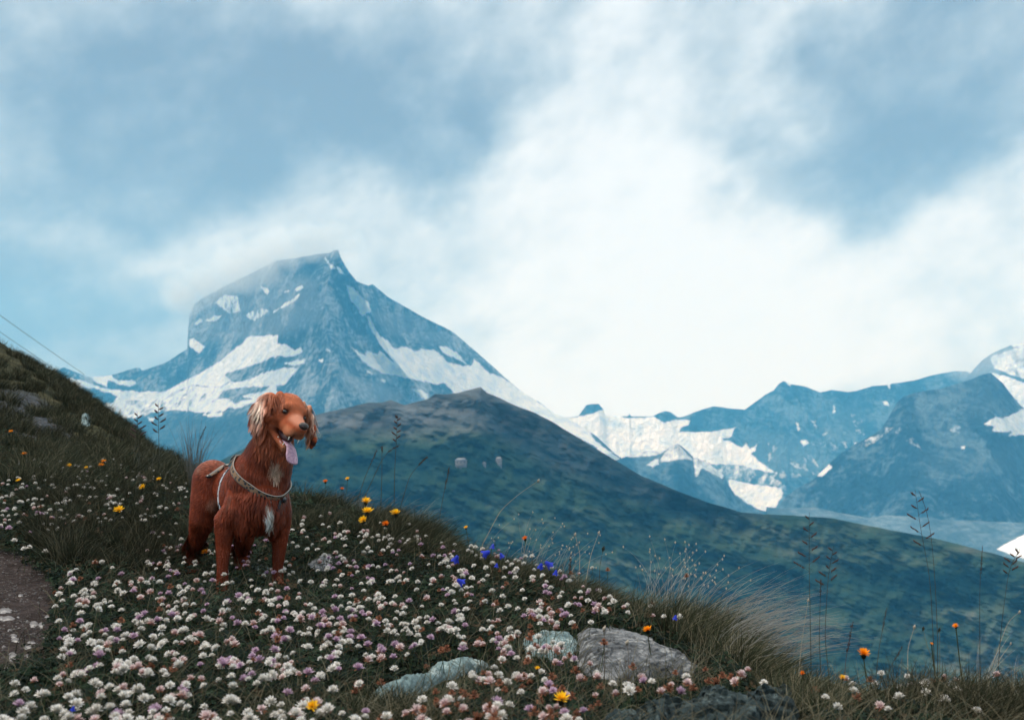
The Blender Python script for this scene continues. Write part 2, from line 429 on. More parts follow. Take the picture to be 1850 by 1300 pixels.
# snow capped summit at the right edge
sheet("snow_peak", [(1700, 720), (1740, 690), (1758, 668), (1775, 650), (1790, 640), (1810, 630), (1826, 623), (1850, 619), (1900, 600), (2000, 640)], 860, lambda p: 7600.0, .8, 240, 160,
      m_blue, 1700, 1990, 24, .005, .004, [(Z5((1600,180),(1850,100),(1850,340),(1640,260)), .55), Z5((1750,85),(1850,75),(1850,95),(1770,105)),
      Z5((1600,290),(1700,320),(1850,360),(2100,420),(2100,700),(1850,560),(1800,500),(1700,400))], [(Z5((1500,60),(2300,60),(2300,500),(1500,500)), .5, 10)], 1.0, None, 8.0, 2.5,
      "snow streaked summit at the right edge, half in cloud")
# broad dark blue mountain in front of it
TOP_R = [(1380, 960), (1400, 925), (1420, 895), (1447, 878), (1470, 865), (1500, 835), (1520, 818), (1548, 800), (1575, 786), (1592, 775), (1606, 752), (1620, 728), (1632, 716), (1655, 708), (1700, 702), (1740, 690), (1770, 678), (1790, 673), (1812, 692), (1838, 729), (1862, 745), (1950, 790)]
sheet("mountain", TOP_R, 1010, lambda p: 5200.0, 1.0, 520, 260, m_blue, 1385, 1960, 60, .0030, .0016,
      [Z5((1560,665),(1640,610),(1700,625),(1780,590),(1850,545),(2200,500),(2200,720),(1850,745),(1740,755),(1760,720),(1690,725),(1620,715),(1640,680)),
       (Z5((1240,650),(1300,665),(1460,720),(1400,730),(1290,700)), .36), (Z5((870,700),(950,690),(1060,790),(1100,860),(1060,860),(960,740)), .36), (Z5((640,830),(850,700),(860,720),(700,840)), .36),
       (Z5((340,1040),(430,960),(450,980),(380,1050)), .8), Z5((1395,830),(1420,825),(1415,845),(1395,845))],
      [(Z5((1400,300),(1650,330),(1850,500),(1600,640),(1000,640),(1100,480)), .22, 20), (Z5((1100,860),(1850,800),(1850,1046),(1100,1046)), .22, 30)], 1.2, None, 11.0, 2.5,
      "broad dark blue mountain on the right with a snow tongue at its edge")
# small pointed hill below the glacier
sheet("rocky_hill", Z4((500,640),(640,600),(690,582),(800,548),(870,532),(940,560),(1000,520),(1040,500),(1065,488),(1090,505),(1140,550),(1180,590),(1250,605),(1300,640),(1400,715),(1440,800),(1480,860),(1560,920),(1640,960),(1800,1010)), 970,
      lambda p: 5600.0, .9, 300, 150, m_blue, 1100, 1400, 22, .006, .004,
      [(Z4((900,640),(1000,520),(1065,490),(1160,600),(1080,600),(960,620)), .62), Z4((840,640),(900,600),(930,585),(930,640),(880,655)), (Z4((1180,590),(1290,610),(1400,720),(1380,740),(1240,660),(1200,720)), .6), (Z4((700,580),(860,530),(940,560),(800,575)), .5)], [(Z4((940,520),(1200,520),(1420,740),(1200,700)), .35, 8)], .8, None, 14.0, 2.5,
      "small pointed rock hill below the glacier")
# pale moraine bench at the foot of the right mountain
sheet("moraine", [(1380, 915), (1420, 918), (1470, 916), (1520, 926), (1570, 935), (1600, 930), (1640, 932), (1700, 938), (1850, 944), (1950, 948)], 1060, lambda p: 4300.0, 1.2, 260, 90, m_pale, 1385, 1950, 10, .006, .01,
      [([(1800, 992), (1822, 980), (1850, 966), (1950, 930), (1950, 1015), (1850, 1008)], .62)], [([(1540, 920), (1950, 930), (1950, 960), (1600, 945)], .0, 10)], .8, None, 17.0, 2.5,
      "pale moraine bench at the foot of the right mountain")

# green ridge across the valley
def grass_hill_mat():
    m, nt, b = new_mat("valley ridge turf"); n = NB(nt)
    co = n.coord('Object')
    mp = n.mapping(co, (.75, .7, 2.8), (0, .40, 0))
    f1 = n.noise(mp, .0024, 8, .6, .8)
    f2 = n.noise(mp, .009, 7, .62, .5)
    f3 = n.noise(co, .05, 6, .68, .3)
    f = n.math('ADD', n.math('MULTIPLY', f1, .62), n.math('ADD', n.math('MULTIPLY', f2, .26), n.math('MULTIPLY', f3, .12)))
    green = n.ramp(f, [(.39, (.002, .011, .013)), (.45, (.010, .026, .020)), (.50, (.026, .050, .032)), (.56, (.060, .082, .056)), (.66, (.17, .17, .145))])
    rock = n.ramp(f, [(.37, (.004, .015, .022)), (.45, (.016, .028, .034)), (.53, (.042, .052, .056)), (.63, (.11, .12, .125))])
    n.L.new(n.mix(n.attr('tone'), green, rock), b.inputs['Base Color'])
    b.inputs['Roughness'].default_value = 1; b.inputs['Specular IOR Level'].default_value = 0
    n.bump(f2, 1.0, 22, b)
    return m
m_turf = grass_hill_mat()
TOP_L = [(-300, 1000), (200, 930), (330, 870), (420, 820), (480, 788), (530, 764), (560, 752), (620, 738), (665, 727), (691, 727), (706, 723), (730, 731), (751, 726), (773, 721), (786, 711), (808, 712), (829, 709), (855, 702), (868, 699), (881, 710), (903, 718), (924, 729), (968, 746), (1000, 763), (1060, 800), (1110, 830), (1160, 860), (1220, 885), (1280, 907), (1340, 925), (1420, 930), (1500, 935), (1600, 955), (1680, 970), (1760, 990), (1850, 1015), (2000, 1060), (2400, 1150)]
TX = [p[0] for p in TOP_L]; TY = [p[1] for p in TOP_L]
def ridge_l(PX, PY, mpp):
    c = np.interp(PY, [700, 800, 1000, 1300], [870, 820, 760, 700])
    r = np.abs(PX - c) * mpp * .35
    # benches that run along the slope
    q = PY - .42 * PX
    q2 = PY + .9 * PX
    return r + (90 * fbm(PX / 150, q / 60, 3.0, 5, .55) + 60 * fbm(PX / 110, q2 / 200, 6.0, 6, .55, True) + 22 * fbm(PX / 30, PY / 16, 9.0, 4)) * np.interp(PY - np.interp(PX, TX, TY), [0, 30, 200], [0, .8, 1])
sheet("valley_ridge", TOP_L, 1390, lambda p: 1900 - max(0, p - 900) * .5, 1.25, 900, 380, m_turf, -300, 2300, 34, .004, .004, [],
      [([(-300, 700), (560, 700), (870, 640), (1100, 760), (1400, 930), (1240, 935), (1000, 850), (880, 780), (600, 790), (-300, 850)], .95, 22)], .9, ridge_l, 21.0,
      3, "dark green ridge falling to the right across the valley", vexp=1.25)
# valley floor far below, out to the horizon
gr = np.array([[-8900, -2900, -1500], [8900, -2900, -1500], [8900, 10400, -1500], [-8900, 10400, -1500]], float)
tag(mesh_obj("valley_floor", gr, np.array([[0, 1, 2, 3]]), m_turf), "dark valley floor far below", None, None, 'structure')

# ------------------------------------------------------------------ foreground terrain
# columns of (distance m, photo row of the surface there); interpolated in between
DS = np.geomspace(0.9, 60, 260)
COLS = {
 -500: [(1.0, 1500), (1.9, 1280), (3.0, 1040), (4.5, 870), (7, 790), (10, 700), (14, 560), (20, 430), (26, 380), (30, 420), (60, 900)],
 -200: [(1.0, 1520), (1.9, 1290), (3.0, 1050), (4.5, 890), (7, 810), (10, 745), (14, 640), (20, 530), (26, 500), (30, 540), (60, 950)],
 0:    [(1.0, 1560), (1.75, 1305), (2.2, 1205), (3.2, 1035), (4.2, 925), (5.5, 860), (7.5, 805), (9.5, 765), (13, 700), (18, 640), (22, 630), (26, 660), (60, 1050)],
 100:  [(1.0, 1560), (1.75, 1305), (2.3, 1180), (3.2, 1045), (4.2, 935), (5.5, 870), (7.5, 818), (9.5, 785), (13, 735), (17, 690), (20, 681), (24, 720), (60, 1100)],
 200:  [(1.0, 1560), (1.75, 1305), (2.3, 1180), (3.2, 1060), (4.2, 955), (5.5, 885), (7.5, 835), (9.5, 805), (13, 770), (15, 752), (17, 750), (21, 800), (60, 1150)],
 340:  [(1.0, 1560), (1.75, 1305), (2.3, 1180), (3.2, 1075), (3.8, 1040), (4.2, 1012), (5.2, 935), (6.5, 880), (8.5, 850), (10, 848), (12, 865), (15, 920), (60, 1250)],
 450:  [(1.0, 1560), (1.75, 1305), (2.3, 1190), (3.1, 1090), (3.8, 1048), (4.25, 1020), (5.2, 950), (6.5, 890), (7.5, 872), (8.5, 880), (11, 950), (60, 1300)],
 540:  [(1.0, 1560), (1.75, 1305), (2.3, 1200), (3.1, 1090), (3.8, 1040), (4.6, 965), (5.5, 910), (6.2, 895), (7.0, 905), (9, 990), (60, 1350)],
 700:  [(1.0, 1560), (1.75, 1305), (2.3, 1205), (3.0, 1110), (3.6, 1040), (4.3, 970), (4.9, 935), (5.4, 930), (6.2, 960), (9, 1100), (60, 1400)],
 900:  [(1.0, 1560), (1.75, 1305), (2.3, 1200), (2.9, 1110), (3.5, 1040), (4.0, 1012), (4.4, 1012), (5.2, 1060), (9, 1250), (60, 1500)],
 1100: [(1.0, 1560), (1.75, 1305), (2.2, 1210), (2.8, 1120), (3.3, 1078), (3.7, 1074), (4.3, 1120), (9, 1400), (60, 1600)],
 1300: [(1.0, 1560), (1.75, 1305), (2.2, 1215), (2.7, 1155), (3.1, 1132), (3.5, 1140), (4.3, 1230), (9, 1480), (60, 1700)],
 1430: [(1.0, 1560), (1.75, 1310), (2.15, 1250), (2.5, 1225), (2.9, 1225), (3.3, 1260), (4.3, 1380), (9, 1600), (60, 1750)],
 1600: [(1.0, 1560), (1.75, 1310), (2.1, 1262), (2.4, 1252), (2.7, 1265), (3.2, 1320), (4.3, 1450), (9, 1650), (60, 1800)],
 1850: [(1.0, 1560), (1.75, 1310), (2.1, 1262), (2.4, 1250), (2.7, 1262), (3.2, 1330), (4.3, 1480), (9, 1700), (60, 1850)],
 2400: [(1.0, 1560), (1.75, 1310), (2.1, 1262), (2.4, 1250), (2.7, 1262), (3.2, 1330), (4.3, 1480), (9, 1700), (60, 1850)],
}
def _mono(xs, ys, x):
    """smooth interpolation without overshoot (Fritsch-Carlson)"""
    xs, ys = np.asarray(xs, float), np.asarray(ys, float)
    h = np.diff(xs); d = np.diff(ys) / h
    m = np.zeros(len(xs)); m[0], m[-1] = d[0], d[-1]
    for i in range(1, len(xs) - 1):
        if d[i - 1] * d[i] > 0: m[i] = 3 * (h[i - 1] + h[i]) / ((2 * h[i] + h[i - 1]) / d[i - 1] + (h[i] + 2 * h[i - 1]) / d[i])
    k = np.clip(np.searchsorted(xs, x) - 1, 0, len(xs) - 2); t = (x - xs[k]) / h[k]
    return (ys[k] * (2 * t**3 - 3 * t**2 + 1) + m[k] * h[k] * (t**3 - 2 * t**2 + t) + ys[k + 1] * (-2 * t**3 + 3 * t**2) + m[k + 1] * h[k] * (t**3 - t**2))
_pxk = np.array(sorted(COLS)); LD = np.log(DS)
_rows = np.array([_mono([math.log(d) for d, _ in COLS[p]], [r for _, r in COLS[p]], LD) for p in _pxk])
PXG = np.linspace(-500, 2400, 400)
ROWG = np.array([_mono(_pxk, _rows[:, j], PXG) for j in range(len(DS))]).T       # (col, dist)
AG, EG = AE(PXG[:, None] + 0 * ROWG, ROWG)
AG = AG.mean(1)                                              # azimuth per column
VEG = 0.05                                                   # plants stand this high above the soil
ZG = EG * DS[None, :] - VEG
_X = AG[:, None] * DS[None, :]; _Y = DS[None, :] + 0 * _X
_amp = np.clip(DS / 6, .25, 2.2)[None, :]
ZG = ZG + fbm(_X * 1.6, _Y * 1.6, 2.2, 5) * .035 * _amp
EGG = ZG / DS[None, :]
def ground_z(x, y):
    x = np.asarray(x, float); y = np.asarray(y, float)
    a = x / y
    ci = np.interp(a, AG, np.arange(len(AG))); di = np.interp(np.log(y), LD, np.arange(len(LD)))
    i = np.clip(ci.astype(int), 0, len(AG) - 2); j = np.clip(di.astype(int), 0, len(LD) - 2)
    s, t = ci - i, di - j
    e = EGG[i, j] * (1 - s) * (1 - t) + EGG[i + 1, j] * s * (1 - t) + EGG[i, j + 1] * (1 - s) * t + EGG[i + 1, j + 1] * s * t
    return e * y
def hit_ground(px, py, lift=0.0):
    """first ground point seen along photo pixel rays; returns (n,3) and a valid mask"""
    px = np.atleast_1d(np.asarray(px, float)); py = np.atleast_1d(np.asarray(py, float))
    a, e = AE(px, py)
    ci = np.interp(a, AG, np.arange(len(AG))); i = np.clip(ci.astype(int), 0, len(AG) - 2); s = (ci - i)[:, None]
    prof = EGG[i] * (1 - s) + EGG[i + 1] * s + lift / DS[None, :]
    above = prof >= e[:, None]
    ok = above.any(1); j = np.argmax(above, 1); j = np.clip(j, 1, None)
    r = np.arange(len(px))
    p0, p1 = prof[r, j - 1], prof[r, j]
    t = np.clip((e - p0) / np.where(p1 == p0, 1, p1 - p0), 0, 1)
    d = np.exp(LD[j - 1] * (1 - t) + LD[j] * t)
    return np.stack([a * d, d, e * d - lift], 1), ok

def hit_down(px, py, lift=0.0):
    """like hit_ground, but a ray that misses is lowered until it meets the crest"""
    px = np.atleast_1d(np.asarray(px, float)); py = np.atleast_1d(np.asarray(py, float)).copy()
    P, ok = hit_ground(px, py, lift)
    for _ in range(60):
        if ok.all(): break
        py[~ok] += 4; P2, ok2 = hit_ground(px, py, lift); P[~ok & ok2] = P2[~ok & ok2]; ok = ok | ok2
    return P, ok

def path_mask(px, py):
    """bare trodden earth: the path at the lower left, the scree bank on the slope behind"""
    m1 = poly_sd(px, py, [(-260, 960), (0, 985), (60, 1010), (95, 1050), (100, 1090), (92, 1140), (80, 1190), (20, 1215), (-60, 1240), (-260, 1300)])
    m2 = poly_sd(px, py, [(-300, 640), (0, 700), (60, 712), (115, 745), (135, 800), (60, 800), (0, 775), (-300, 760)])
    return m1, m2

def soil_mat():
    m, nt, b = new_mat("alpine soil"); n = NB(nt)
    co = n.coord('Object')
    f1 = n.noise(co, 9, 8, .65); f2 = n.noise(co, 60, 5, .65); f3 = n.noise(co, 1.3, 5, .6)
    turf = n.ramp(f1, [(.35, (.006, .010, .008)), (.5, (.016, .022, .014)), (.66, (.040, .044, .026))])
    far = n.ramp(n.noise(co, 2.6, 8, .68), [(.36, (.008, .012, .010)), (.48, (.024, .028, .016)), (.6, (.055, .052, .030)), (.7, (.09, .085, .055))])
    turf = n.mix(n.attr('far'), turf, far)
    fm = n.math('ADD', n.math('MULTIPLY', f1, .5), n.math('MULTIPLY', f2, .5))
    dirt = n.ramp(fm, [(.35, (.010, .008, .008)), (.5, (.026, .021, .021)), (.62, (.052, .044, .044)), (.72, (.12, .11, .115))])
    scree = n.ramp(fm, [(.36, (.012, .018, .024)), (.5, (.040, .048, .058)), (.64, (.10, .11, .125))])
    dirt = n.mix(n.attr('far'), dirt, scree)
    msk = n.mr(n.math('ADD', n.attr('bare'), n.math('MULTIPLY', n.math('SUBTRACT', n.noise(co, 4, 7, .7), .5), .9)), .42, .58)
    n.L.new(n.mix(msk, turf, dirt), b.inputs['Base Color'])
    b.inputs['Roughness'].default_value = 1; b.inputs['Specular IOR Level'].default_value = .05
    n.bump(fm, .8, .02, b)
    return m
m_soil = soil_mat()
def build_ground():
    nc, nd = 700, 420
    cols = np.linspace(AG[0], AG[-1], nc); ds = np.geomspace(.95, 58, nd)
    A = cols[:, None] + 0 * ds[None]; D = ds[None] + 0 * A
    X = A * D; z = ground_z(X.ravel(), D.ravel()).reshape(X.shape)
    z = z + fbm(X * 9, D * 9, 1.0, 4) * .006 * np.clip(D / 4, .6, 4)
    P = np.stack([X, D, z], -1)
    px, py = topx(P)
    m1, m2 = path_mask(px, py)
    bare = np.where(D < 5, np.clip(.5 + m1 / 60, 0, 1), np.clip(.5 + m2 / 60, 0, 1))
    bare = np.where((D < 5) & (D > 3.6), bare * sstep(D, 4.6, 3.6), bare)
    idx = np.arange(nc * nd).reshape(nc, nd)
    fc = np.stack([idx[:-1, :-1], idx[1:, :-1], idx[1:, 1:], idx[:-1, 1:]], -1).reshape(-1, 4)
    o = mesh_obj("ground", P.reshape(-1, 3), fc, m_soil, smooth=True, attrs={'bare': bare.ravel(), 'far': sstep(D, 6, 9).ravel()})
    tag(o, "dark alpine turf and trodden earth of the near slope", None, None, 'structure')
build_ground()

# ------------------------------------------------------------------ the dog
def make_dog():
    rnd = np.random.RandomState(5)
    D2 = 3.8
    parts = []                                   # (points list, radii list) chains -> spheres
    def S(px, py, d): return np.array(at(px, py, d))
    bodyF = np.array([.50, -.866, 0]); bodyR = np.array([-.866, -.50, 0]); UP = np.array([0, 0, 1.])
    gz = lambda p: float(ground_z(p[0], p[1]))
    # --- torso: chest to rump
    chest = S(462, 897, 3.80)
    C0 = chest
    sph = []
    def ell(c, r, ax=None):
        sph.append((np.array(c, float), np.array(r, float), np.eye(3) if ax is None else np.array(ax)))
    def chain(pts, rad, sub=7, squash=1.0):
        pts = [np.array(p, float) for p in pts]
        for i in range(len(pts) - 1):
            for t in np.linspace(0, 1, sub, endpoint=(i == len(pts) - 2)):
                r = rad[i] * (1 - t) + rad[i + 1] * t
                ell(pts[i] * (1 - t) + pts[i + 1] * t, (r, r, r))
    BX = np.stack([bodyF, -bodyR, UP])            # rows: forward, left, up
    W = lambda f, l, u: C0 + f * bodyF - l * bodyR + u * UP
    ell(W(.02, 0, .0), (.125, .112, .140), BX)     # rib cage, deep in front
    ell(W(-.10, 0, .012), (.15, .108, .130), BX)
    ell(W(-.20, 0, .026), (.14, .094, .110), BX)
    ell(W(-.30, 0, .034), (.12, .086, .096), BX)
    ell(W(-.375, -.004, .034), (.092, .082, .090), BX)   # rump
    ell(W(.085, 0, -.005), (.070, .078, .105), BX)  # breast
    # withers / shoulders
    for s in (-1, 1):
        ell(W(.00, s * .058, .03), (.085, .050, .125), BX)
        ell(W(.040, s * .058, -.040), (.062, .050, .11), BX)
    # --- neck
    hs = S(520, 743, 3.63)                         # skull centre
    chain([W(.03, 0, .055), W(.06, .01, .11) * .6 + S(486, 838, 3.74) * .4, S(492, 806, 3.70), S(500, 775, 3.67), hs + np.array([-.015, .02, 0])],
          [.115, .098, .078, .066, .056], 9)
    # --- head frame: forward, left (viewer's right), up
    Hf = np.array([.084, -.110, -.062]); Hf /= np.linalg.norm(Hf)
    Hl = np.array([.072, .052, -.0260]); Hl -= Hf * Hl.dot(Hf); Hl /= np.linalg.norm(Hl)
    Hu = np.cross(Hf, Hl)
    HX = np.stack([Hf, Hl, Hu])
    H = lambda f, l, u: hs + f * Hf + l * Hl + u * Hu
    ell(H(-.005, 0, .010), (.068, .060, .055), HX)
    ell(H(.030, 0, .018), (.040, .044, .034), HX)
    for s in (-1, 1):
        ell(H(.044, s * .028, .027), (.020, .019, .014), HX)      # brow
        ell(H(.050, s * .037, .0185), (.013, .013, .007), HX)     # upper lid
        ell(H(.052, s * .037, -.006), (.014, .012, .008), HX)     # lower lid
        ell(H(.022, s * .036, -.020), (.042, .027, .036), HX)     # cheek
        ell(H(.100, s * .020, -.042), (.044, .0165, .025), HX)   # upper lip
        ell(H(.060, s * .025, -.036), (.035, .017, .028), HX)
        # lip corner and the cheek fold down to the lower jaw
        chain([H(.015, s * .038, -.030), H(.020, s * .034, -.072)], [.024, .019], 5)
        chain([H(.020, s * .032, -.078), H(.065, s * .024, -.096), H(.108, s * .011, -.106)], [.015, .011, .009], 8)
    chain([H(.040, 0, -.002), H(.070, 0, -.014), (H(.105, 0, -.019)), H(.136, 0, -.020)], [.041, .036, .032, .026], 8)
    ell(H(.139, 0, -.022), (.018, .021, .022), HX)
    chain([H(-.01, 0, -.062), H(.03, 0, -.094), H(.100, 0, -.113)], [.038, .025, .013], 8)     # lower jaw and throat
    chain([hs + np.array([-.01, .02, -.03]), H(-.02, 0, -.05)], [.05, .04], 5)
    # --- ears: thick hanging flaps
    e1r = H(-.010, -.050, .036)
    ear1 = [e1r, S(484, 720, 3.59), S(472, 736, 3.59), S(470, 755, 3.60), S(473, 771, 3.615)]
    for p, r in zip(ear1, (.022, .044, .058, .056, .040)):
        n = np.array([-.5, -.8, .1]); n /= np.linalg.norm(n); t = np.cross(UP, n); t /= np.linalg.norm(t)
        ell(p, (.013, r, .026), np.stack([n, t, np.cross(n, t)]))
    e2r = H(-.012, .052, .030)
    ear2 = [e2r, S(556, 742, 3.70), S(560, 758, 3.70), S(564, 778, 3.69), S(566, 800, 3.685)]
    for p, r in zip(ear2, (.014, .022, .024, .022, .014)):
        ell(p, (.010, r, .026), np.stack([Hl, Hf, Hu]))
    # --- legs
    def leg(pts, rad): chain(pts, rad, 10)
    feet = []
    def paw(foot, dirv):
        f = np.array(foot, float); f[2] = gz(f) + .018
        ax = np.stack([dirv, np.cross(UP, dirv), UP])
        ell(f + dirv * .012, (.036, .028, .020), ax)
        for k in (-1.5, -.5, .5, 1.5):
            ell(f + dirv * (.040 - .004 * abs(k)) + np.cross(UP, dirv) * k * .0125 - UP * .004, (.015, .008, .012), ax)
        return f
    # right foreleg (nearer, photo left)
    rf = S(402, 1062, 3.72); lf = S(502, 1062, 3.84); rh = S(343, 1040, 4.14); lh = S(441, 1045, 4.24)
    rf, lf, rh, lh = [paw(p, bodyF) for p in (rf, lf, rh, lh)]
    leg([W(.030, -.062, .0), W(.035, -.076, -.05), S(408, 940, 3.735), S(404, 985, 3.745), S(402, 1022, 3.735), rf], [.055, .054, .042, .029, .021, .023])
    leg([W(.030, .062, .0), W(.035, .074, -.05), S(507, 938, 3.83), S(505, 985, 3.845), S(502, 1022, 3.84), lf], [.055, .053, .041, .028, .020, .023])
    # elbows
    ell(S(404, 948, 3.77), (.030, .028, .034)); ell(S(506, 946, 3.87), (.028, .026, .032))
    # right hind: thigh, stifle, hock, shank
    leg([S(384, 866, 4.10), S(374, 905, 4.08), S(366, 938, 4.08), S(357, 970, 4.13), S(348, 993, 4.18), S(346, 1022, 4.165), rh], [.080, .064, .052, .036, .025, .021, .023])
    leg([S(430, 880, 4.20), S(438, 940, 4.13), S(442, 972, 4.16), S(436, 996, 4.25), S(441, 1024, 4.24), lh], [.080, .062, .040, .027, .023, .023])
    # tail carried low behind the body
    chain([W(-.44, 0, .06), W(-.50, .0, .02), W(-.55, .01, -.06), W(-.59, .02, -.14)], [.026, .020, .015, .009], 8)

    # --- one continuous surface
    bm = bmesh.new()
    tmpl = bmesh.new(); bmesh.ops.create_icosphere(tmpl, subdivisions=3, radius=1.0)
    tv = np.array([v.co[:] for v in tmpl.verts]); tf = np.array([[v.index for v in f.verts] for f in tmpl.faces]); tmpl.free(); bm.free()
    VV, FF = [], []
    for k, (c, r, ax) in enumerate(sph):
        VV.append((tv * r) @ ax + c); FF.append(tf + k * len(tv))
    raw = mesh_obj("dog_shape", np.concatenate(VV), np.concatenate(FF))
    md = raw.modifiers.new("r", 'REMESH'); md.mode = 'VOXEL'; md.voxel_size = .0042; md.adaptivity = 0
    ms = raw.modifiers.new("s", 'SMOOTH'); ms.factor = .5; ms.iterations = 7
    bpy.context.view_layer.update()
    dg = bpy.context.evaluated_depsgraph_get()
    me = bpy.data.meshes.new_from_object(raw.evaluated_get(dg))
    bpy.data.objects.remove(raw)
    n = len(me.vertices); co = np.zeros(n * 3); me.vertices.foreach_get('co', co); co = co.reshape(-1, 3)
    me.polygons.foreach_set('use_smooth', np.ones(len(me.polygons), bool))

    # --- coat colour by place on the body, a few highlights painted in
    root_loc = Vector((C0[0], C0[1], gz(C0)))
    def head_local(p):
        q = p - hs; return q @ Hf, q @ Hl, q @ Hu
    def near_chain(p, ch):
        ch = np.array(ch); best = np.full(len(p), 9.)
        for a, b in zip(ch[:-1], ch[1:]):
            ab = b - a; t = np.clip(((p - a) @ ab) / (ab @ ab), 0, 1)
            best = np.minimum(best, np.linalg.norm(p - a - t[:, None] * ab, axis=1))
        return best
    def coat(p):
        px, py = topx(p)
        c = np.tile(np.array([.160, .033, .015]), (len(p), 1))
        def blend(col, w): 
            nonlocal c
            c = c * (1 - w[:, None]) + np.array(col) * w[:, None]
        f, l, u = head_local(p)
        inhead = sstep(f, -.05, .0) * sstep(np.linalg.norm(p - hs, axis=1), .20, .16)
        blend((.32, .083, .038), inhead * .9)
        blend((.14, .03, .012), inhead * sstep(fbm(p[:, 0] * 28, p[:, 1] * 28, p[:, 2] * 28 + 4, 3), .0, .45) * .6)
        blend((.46, .17, .09), inhead * sstep(u, .0, .03) * sstep(f, .12, .05) * .35)
        blend((.52, .27, .19), inhead * sstep(f, .07, .10) * sstep(u, -.02, .0) * .55)     # greyer bridge
        blend((.45, .20, .11), inhead * sstep(f, .06, .11) * sstep(u, -.02, -.04) * .5)
        # throat and chest feather, paler
        w = sstep(np.hypot((px - 499) / 13, (py - 846) / 27) + .7 * fbm(px / 7, py / 26, 2.0, 3), 1.15, .5) * (p[:, 1] < 3.80)
        blend((.60, .42, .31), w * .8)
        w = sstep(np.hypot((px - 489 - .12 * (py - 925)) / 9.5, (py - 927) / 25) + .5 * fbm(px / 7, py / 26, 1.0, 3), 1.1, .6) * (p[:, 1] < 3.83)
        blend((.86, .80, .72), w)
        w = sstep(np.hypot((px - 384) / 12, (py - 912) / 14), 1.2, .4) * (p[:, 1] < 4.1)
        blend((.45, .22, .15), w * .6)  # light catching the rear thigh, painted into the coat as a paler spot
        ba = sstep(p[:, 2] - C0[2], .08, .14) * sstep((p - C0) @ bodyF, .0, -.1)
        blend((.22, .085, .06), ba * .5)
        # ears
        e1 = near_chain(p, ear1); e2 = near_chain(p, ear2)
        we = sstep(e1, .036, .026) * (f < .03)
        blend((.34, .105, .055), we * .9)
        blend((.86, .64, .53), we * sstep(px, 492, 470) * sstep(py, 775, 725) * .85)  # whitish sheen of light painted over the near ear's upper part
        we = sstep(e2, .034, .024) * (f < .03)
        blend((.52, .25, .16), we * .9); blend((.82, .70, .62), we * sstep(px, 562, 569) * .7)  # ear colour, then a bright rim light painted along its outer edge
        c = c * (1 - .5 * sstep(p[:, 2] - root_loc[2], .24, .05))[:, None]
        # lips, mouth edges, eye rims dark
        dk = inhead * sstep(f, .02, .05) * sstep(np.abs(u + .064 + .10 * f), .012, .005)
        blend((.025, .012, .012), dk * .9)
        return c
    a = me.attributes.new('coat', 'FLOAT_COLOR', 'POINT')
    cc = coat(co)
    eyes = [H(.0560, -.0375, .0065), H(.0560, .0375, .0065)]
    for e in eyes:
        w = sstep(np.linalg.norm(co - e, axis=1), .018, .010)
        cc = cc * (1 - w[:, None] * .9) + np.array([.03, .015, .012]) * w[:, None] * .9
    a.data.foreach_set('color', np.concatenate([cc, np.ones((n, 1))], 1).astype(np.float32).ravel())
    mb, nt, b = new_mat("dog skin"); nn = NB(nt)
    nn.L.new(nn.attr('coat', 'Color'), b.inputs['Base Color']); b.inputs['Roughness'].default_value = .9; b.inputs['Specular IOR Level'].default_value = .05
    me.materials.clear(); me.materials.append(mb)
    off = np.array(root_loc)
    root = empty("dog", root_loc, "rust brown long eared setter standing in clover with its tongue out and a patterned harness", "dog")
    def loc(P): return np.asarray(P) - off
    body = bpy.data.objects.new("body", me); C.objects.link(body)
    bvh = BVHTree.FromPolygons([tuple(v) for v in co], [tuple(p.vertices) for p in me.polygons])
    me.vertices.foreach_set('co', (co - off).astype(np.float32).ravel()); me.update()
    body.parent = root

    # --- fur: real strands
    me.calc_loop_triangles()
    tri = np.zeros(len(me.loop_triangles) * 3, np.int32); me.loop_triangles.foreach_get('vertices', tri); tri = tri.reshape(-1, 3)
    A, B_, C_ = co[tri[:, 0]], co[tri[:, 1]], co[tri[:, 2]]
    nrm = np.cross(B_ - A, C_ - A); area = np.linalg.norm(nrm, axis=1) / 2; nrm /= (2 * area[:, None] + 1e-12)
    cdf = np.cumsum(area); cdf /= cdf[-1]
    def sample(k):
        t = np.searchsorted(cdf, rnd.rand(k)); u, v = rnd.rand(k), rnd.rand(k)
        m = u + v > 1; u[m], v[m] = 1 - u[m], 1 - v[m]
        p = A[t] + (B_[t] - A[t]) * u[:, None] + (C_[t] - A[t]) * v[:, None]
        return p, nrm[t]
    p, nr = sample(210000)
    f, l, u = head_local(p); px, py = topx(p)
    rel = p - C0; bf = rel @ bodyF; bz = rel[:, 2]
    e1 = near_chain(p, ear1); e2 = near_chain(p, ear2)
    onear = ((e1 < .034) | (e2 < .030)) & (f < .025)
    dh = np.linalg.norm(p - hs, axis=1)
    head = (f > -.045) & (dh < .2) & ~onear & (u > -.09 - .30 * np.maximum(0, f))
    legs = (bz < -.13)
    neck = ~head & ~onear & (bz > .06) & (bf > -.03) | (~head & ~onear & (bf > .04) & (bz > -.14))
    d = np.tile(-bodyF * .8 - UP * .45, (len(p), 1))
    d[legs] = -UP
    d[neck] = -UP * .9 - bodyF * .25
    d[head] = -Hf + (.35 * nr[head] * 0) + Hu * .05
    d[onear] = np.array([0, 0, -1.]) + np.array([-.25, 0, 0]) * (px[onear] < 530)[:, None]
    # swirl
    sw = np.stack([fbm(p[:, 0] * 14, p[:, 1] * 14, p[:, 2] * 14 + k * 31, 3) for k in range(3)], 1)
    d = d + sw * np.where(onear, .22, .5)[:, None]
    d -= nr * (d * nr).sum(1)[:, None]; d /= np.linalg.norm(d, axis=1)[:, None] + 1e-9
